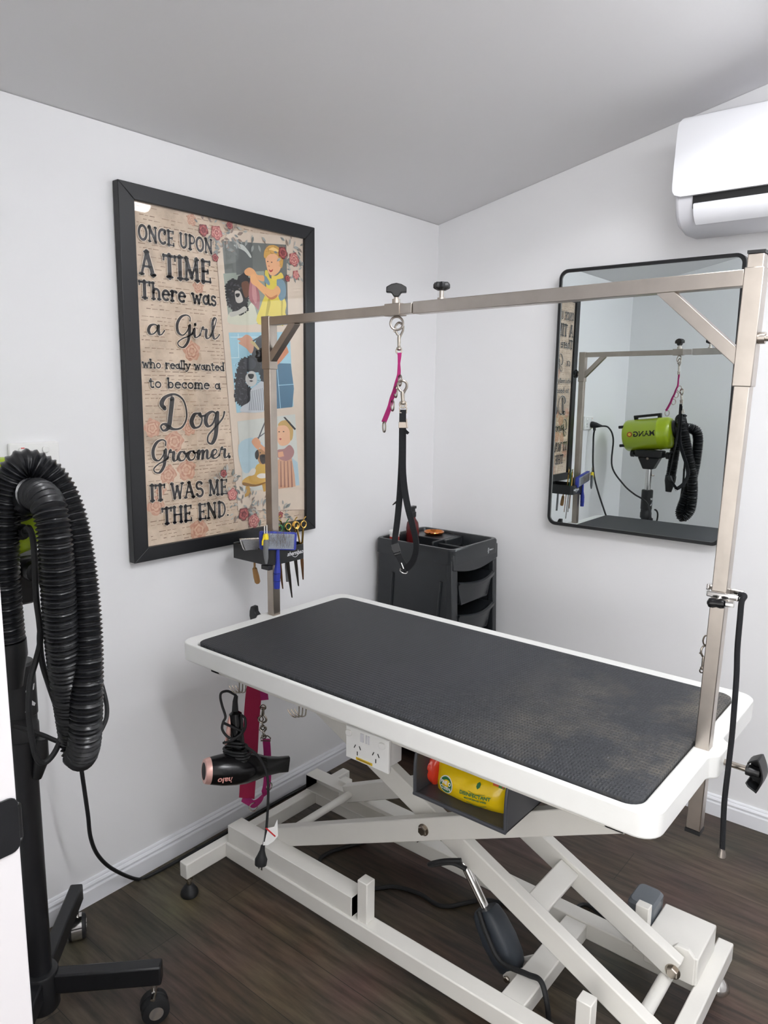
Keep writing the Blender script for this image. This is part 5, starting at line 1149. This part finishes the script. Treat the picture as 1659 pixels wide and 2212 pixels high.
b = MB(); b.add([face_pt(s, t_, .0006) for s, t_ in ((.80, .04), (.95, .05), (.95, .16), (.82, .13))], [(0, 1, 2, 3)], 0); b.add([face_pt(s, t_, .0007) for s, t_ in ((.88, .05), (.96, .05), (.96, .18), (.89, .15))], [(0, 1, 2, 3)], 1); b.build('print_panel', [flat((206, 90, 50)), flat((70, 130, 60))], wk)

# ------------------------------------------------------------------ wall power point (behind the dryer hose)
wy0, wy1, wz1 = -1.652, -1.536, 1.2195; wz0 = wz1-.072
so = thing('wall_socket', 'white double power point on the left wall behind the dryer hose', 'power socket', (.002, (wy0+wy1)/2, wz0))
b = MB(); b.box((.0006, wy0, wz0), (.011, wy1, wz1)); b.build('plate', gpo, so, bevel=.003)
for cy in (wy0+.028, wy1-.034):
    b = MB(); b.prism([(.011, y, z) for y, z in rrect(cy-.008, cy+.008, wz1-.024, wz1-.010, .005, 5)], (.004, 0, 0)); b.build('switch', gpo, so, bevel=.001)
b = MB(); b.box((.0151, wy0+.024, wz1-.0125), (.0155, wy0+.032, wz1-.0105)); b.build('indicator', flat((220, 60, 50)), so)
for cy in (wy0+.032, wy1-.032): slots(cy, wz0+.026, lambda y, z: Vector((.0112, y, z)), so)
pgw = thing('plug_lead', 'black double plug and two leads from the left wall power point running along the skirting', 'cord', (.03, wy0+.03, wz0))
py_ = wy0+.030
b = MB(); b.tube([(.012, py_, wz0+.026), (.02, py_, wz0+.026), (.04, py_, wz0+.024), (.055, py_-.004, wz0+.022), (.07, py_-.012, wz0+.02)], .012, 14, radii=[.017, .018, .015, .010, .005]); b.tube([(.03, py_, wz0+.02), (.034, py_+.004, wz0-.005)], .008, 10); b.build('plug', blackR, pgw)
b = MB(); b.tube(cat_path([(.065, py_-.010, wz0+.02), (.10, py_-.03, wz0+.012), (.125, py_-.045, wz0-.05), (.13, py_-.04, wz0-.2)]+[at(px, py, 0, x) for px, py, x in ((120, 1340, .20), (150, 1400, .26), (196, 1425, .31), (211, 1455, .34), (223, 1490, .355), (231, 1530, .365), (226, 1562, .37), (202, 1593, .375), (140, 1604, .37), (90, 1587, .36), (52, 1575, .345), (30, 1570, .33))], 8), .0046, 9); b.build('lead', blackR, pgw)
fl = lambda px, py: at(px, py, 2, .006)
b = MB(); P = [Vector((.034, py_+.004, wz0-.003)), Vector((.034, py_+.010, wz0-.06)), Vector((.05, py_+.012, wz0-.25))]+[at(px, py, 0, x) for px, py, x in ((135, 1450, .12), (158, 1560, .17), (171, 1630, .20), (180, 1690, .20), (190, 1760, .18), (196, 1810, .155), (212, 1848, .12), (245, 1878, .08))]
P[-1].z = max(P[-1].z, .012); P += [fl(290, 1894), fl(330, 1888)]
for q in P: q.x = max(q.x, .024)
yy = P[-1].y
while yy < -.72: yy += .12; P.append(Vector((.034+.006*math.sin(yy*9), yy, .006)))
b.tube(cat_path(P, 8), .0048, 9); b.build('lead', blackR, pgw)

# ------------------------------------------------------------------ stand dryer
SX, SY = .292, -1.79
E = at(34, 1094, 0, .405)          # centre of the hose end of the drum
dx_ = Vector((.985, -.02, .115)).normalized()
DL = .27; Rd = .088
dry = thing('stand_dryer', 'lime green pet dryer drum with black corrugated hose mounted on the stand', 'dryer', E-dx_*(DL*.5)-Vector((0, 0, .10)))
O = E-dx_*DL
b = MB(); b.lathe(O, dx_, [(.05, 0), (.075, .004), (.084, .012), (Rd, .022), (Rd, .19), (Rd+.002, .193), (Rd+.002, .197), (Rd, .20), (Rd, .235), (.086, .245), (.078, .258), (.060, .266), (.045, .270)], 40); b.build('drum', green, dry)
b = MB(); upv = Vector((-.115, 0, .985)); 
b.bar(O+dx_*.055+upv*(Rd+.016), O+dx_*.205+upv*(Rd+.018), .026, .014, upv); b.bar(O+dx_*.065+upv*Rd, O+dx_*.065+upv*(Rd+.016), .02, .02); b.bar(O+dx_*.195+upv*Rd, O+dx_*.195+upv*(Rd+.016), .02, .02); b.build('carry_handle', blackP, dry, bevel=.003)
b = MB()
for a in (40, 140, 220, 320):
    v = (Vector((0, 1, 0))*math.cos(R(a))+upv*math.sin(R(a)))*(Rd*.92); b.tube([O+v-dx_*.012, O+v+dx_*.014], .008, 10)
b.build('rear_bumper', blackR, dry)
b = MB(); ok = O+dx_*.272
b.lathe(ok+upv*.02, dx_, [(.047, -.008), (.047, .012), (.040, .014), (.036, .03), (.034, .032)], 28); b.ring(ok+upv*.02+dx_*.012, dx_, .044, .0022, 28, 8); b.build('hose_collar', blackP, dry)
hx = [(.44, 62, 1075), (.475, 82, 1068), (.515, 104, 1092), (.53, 117, 1150), (.53, 124, 1240), (.525, 130, 1340), (.515, 140, 1440), (.495, 153, 1530), (.482, 163, 1595), (.497, 172, 1632), (.527, 183, 1600), (.535, 187, 1510), (.53, 187, 1400), (.515, 181, 1300), (.495, 169, 1200), (.475, 150, 1110), (.455, 119, 1043), (.44, 78, 1008), (.43, 42, 1010), (.42, 16, 1060), (.41, 5, 1150), (.402, 8, 1270), (.395, 20, 1395)]
hpth = resample(cat_path([ok+upv*.02+dx_*.028]+[at(px, py, 0, x) for x, px, py in hx], 14), .00165)
rad = [.0262+.0024*math.sin(2*math.pi*i/4.6) for i in range(len(hpth))]
for i in range(22): rad[i] = .031
b = MB(); b.tube(hpth, .027, 20, radii=rad); hs = b.build('hose', hoseM, dry, angle=50)
b = MB(); nz_ = at(22, 1420, 0, .393); b.lathe(hpth[-1], (hpth[-1]-hpth[-8]).normalized(), [(.029, -.01), (.029, .02), (.022, .05), (.016, .08)], 20); b.build('nozzle', blackP, dry)
b = MB(); px0 = ok-upv*.045; b.lathe(px0, dx_, [(.014, -.006), (.014, .012), (.010, .014), (.009, .026)], 16); b.build('cord_inlet', blackR, dry)
cx = .47
b = MB(); b.tube(cat_path([px0+dx_*.02]+[at(px, py, 0, cx) for px, py in [(62, 1140), (71, 1165), (75, 1215), (78, 1290), (85, 1345), (87, 1385), (78, 1425), (66, 1470), (62, 1530), (68, 1590), (78, 1635), (95, 1648), (118, 1625), (132, 1585), (124, 1535), (106, 1480), (91, 1430), (86, 1380), (90, 1340)]], 7), .0052, 9)
b.build('power_cord', blackR, dry)
# MANGO lettering on the drum side facing the mirror (+y)
def drumtext(xx, yy):
    a = yy/(Rd+.0006); h = .115-xx; return O+dx_*h+(Vector((0, 1, 0))*math.cos(a)+upv*math.sin(a))*(Rd+.0006)
b = MB(); text_mb(b, 'MANG', (0, 0, 0), (1, 0, 0), (0, 1, 0), .040, 0, .0012, 0, 0, 'CENTER', lambda x, y: drumtext(x-.018, y-.006))
def disc(r0, cx_, cy_, m, ll): b.add([drumtext(cx_+r0*math.cos(2*math.pi*j/20), cy_+r0*math.sin(2*math.pi*j/20))+Vector((0, ll, 0)) for j in range(20)], [tuple(range(20))], m)
disc(.014, .060, .008, 1, .0004); disc(.009, .060, .008, 2, .0008)
b.build('logo', [flat((18, 18, 18)), flat((170, 50, 30)), flat((226, 190, 60))], dry)
st = thing('dryer_stand', 'black pole stand on castors carrying the green dryer beside the door jamb', 'stand', (SX, SY, 0))
topz = E.z-.10
b = MB(); b.lathe((SX, SY, .75), (0, 0, 1), [(.0165, 0), (.0165, topz-.085-.75)], 24); b.build('chrome_pole', chrome, st)
b = MB(); b.lathe((SX, SY, .095), (0, 0, 1), [(.024, 0), (.024, .50), (.0245, .52), (.0245, .60)], 28); b.build('lower_pole', blackS, st)
b = MB(); b.lathe((SX, SY, .66), (0, 0, 1), [(.0285, 0), (.031, .002), (.031, .03), (.029, .034), (.029, .05), (.031, .052), (.031, .155), (.027, .16)], 28); col_ = b.build('collar', blackP, st)
b = MB(); dv = Vector((.86, -.5, 0)).normalized()
def onsleeve(x, y): a = math.atan2(-.5, .86)+x/.0315+.75; return Vector((SX+.0316*math.cos(a), SY+.0316*math.sin(a), .765+y))
text_mb(b, 'SM', (0, 0, 0), (1, 0, 0), (0, 1, 0), .016, 0, .0006, .3, 0, 'CENTER', onsleeve)
for q in (((-.006, -.008), (.004, -.024), (.0, -.026)), ((.002, -.02), (.012, -.03), (.008, -.034), (-.001, -.028)), ((-.004, -.024), (-.010, -.040), (-.013, -.040))): b.add([onsleeve(*p) for p in q], [tuple(range(len(q)))])
lg = b.build('logo', flat((214, 214, 216)), col_); lg['label'] = 'white printed logo'
b = MB(); b.tube([(SX+.022, SY+.012, .58), (SX+.035, SY+.018, .62), (SX+.037, SY+.02, .665)], .012, 12, radii=[.010, .014, .011]); b.box((SX-.008, SY+.02, .3), (SX+.012, SY+.032, .58)) if False else None; b.build('clamp_lever', blackP, st)
b = MB(); b.lathe((SX, SY, .055), (0, 0, 1), [(.034, 0), (.036, .004), (.036, .082), (.034, .086), (.026, .088)], 30); b.build('hub', blackS, st)
b = MB(); mp0 = Vector((SX, SY, topz-.085)); b.box(mp0+Vector((-.075, -.035, .045)), mp0+Vector((.075, .035, .085)) ); b.prism([mp0+Vector((-.06, -.03, .045)), mp0+Vector((.06, -.03, .045)), mp0+Vector((.028, -.03, -.02)), mp0+Vector((-.028, -.03, -.02))], (0, .06, 0)); b.build('mounting_cradle', blackP, st, bevel=.006)
for s_ in (-1, 1):
    b = MB(); b.lathe(mp0+Vector((s_*.075, 0, .06)), (s_, 0, 0), [(.008, 0), (.008, .012), (.019, .014), (.019, .03), (.015, .033)], 16); b.build('cradle_knob', blackP, st)
b = MB(); b.lathe(mp0+Vector((0, .035, .04)), (0, 1, 0), [(.008, 0), (.008, .004)], 6); b.tube([(SX+.012, SY-.012, 1.0-.1), (SX+.024, SY-.02, .9)], .004, 8); b.build('bolt', nickel, st)
wheels = [(.098, -1.609), (.451, -1.624)]
wheels += [(2*SX-x, 2*SY-y) for x, y in wheels]
for i, (wx, wy) in enumerate(wheels):
    if i == 2: pass
    d = Vector((wx-SX, wy-SY, 0)); Ld = d.length; d.normalize(); p0 = Vector((SX, SY, .113))+d*.03; p1 = Vector((SX, SY, .113))+d*(Ld+.018)
    b = MB(); b.bar(p0, p1, .030, .044); lg = b.build('leg', blackS, st, bevel=.004)
    c = Vector((wx, wy, .030)); ang = 60 if i == 0 else -25; wd = Vector((math.cos(R(ang)), math.sin(R(ang)), 0))
    b = MB(); b.lathe(c-wd*.021, wd, [(.022, 0), (.0285, .002), (.0295, .006), (.0295, .015), (.027, .0165), (.027, .0255), (.0295, .027), (.0295, .036), (.0285, .04), (.022, .042)], 28); cs = b.build('castor', blackR, lg)
    b = MB(); b.lathe(c-wd*.0225, wd, [(.015, 0), (.015, .001)], 22); b.lathe(c+wd*.0215, wd, [(.015, 0), (.015, .001)], 22); b.lathe(c-wd*.012, wd, [(.0305, 0), (.0305, .024)], 28) if i == 0 else b.tube(cat_path([c+wd*.0+Vector((0, 0, .032))+d.cross(Vector((0, 0, 1)))*.02, c+Vector((0, 0, .036)), c+Vector((0, 0, .032))-d.cross(Vector((0, 0, 1)))*.022], 5), .005, 8); b.lathe((wx, wy, .058), (0, 0, 1), [(.006, 0), (.006, .035)], 12); b.build('castor_trim', chrome, lg)
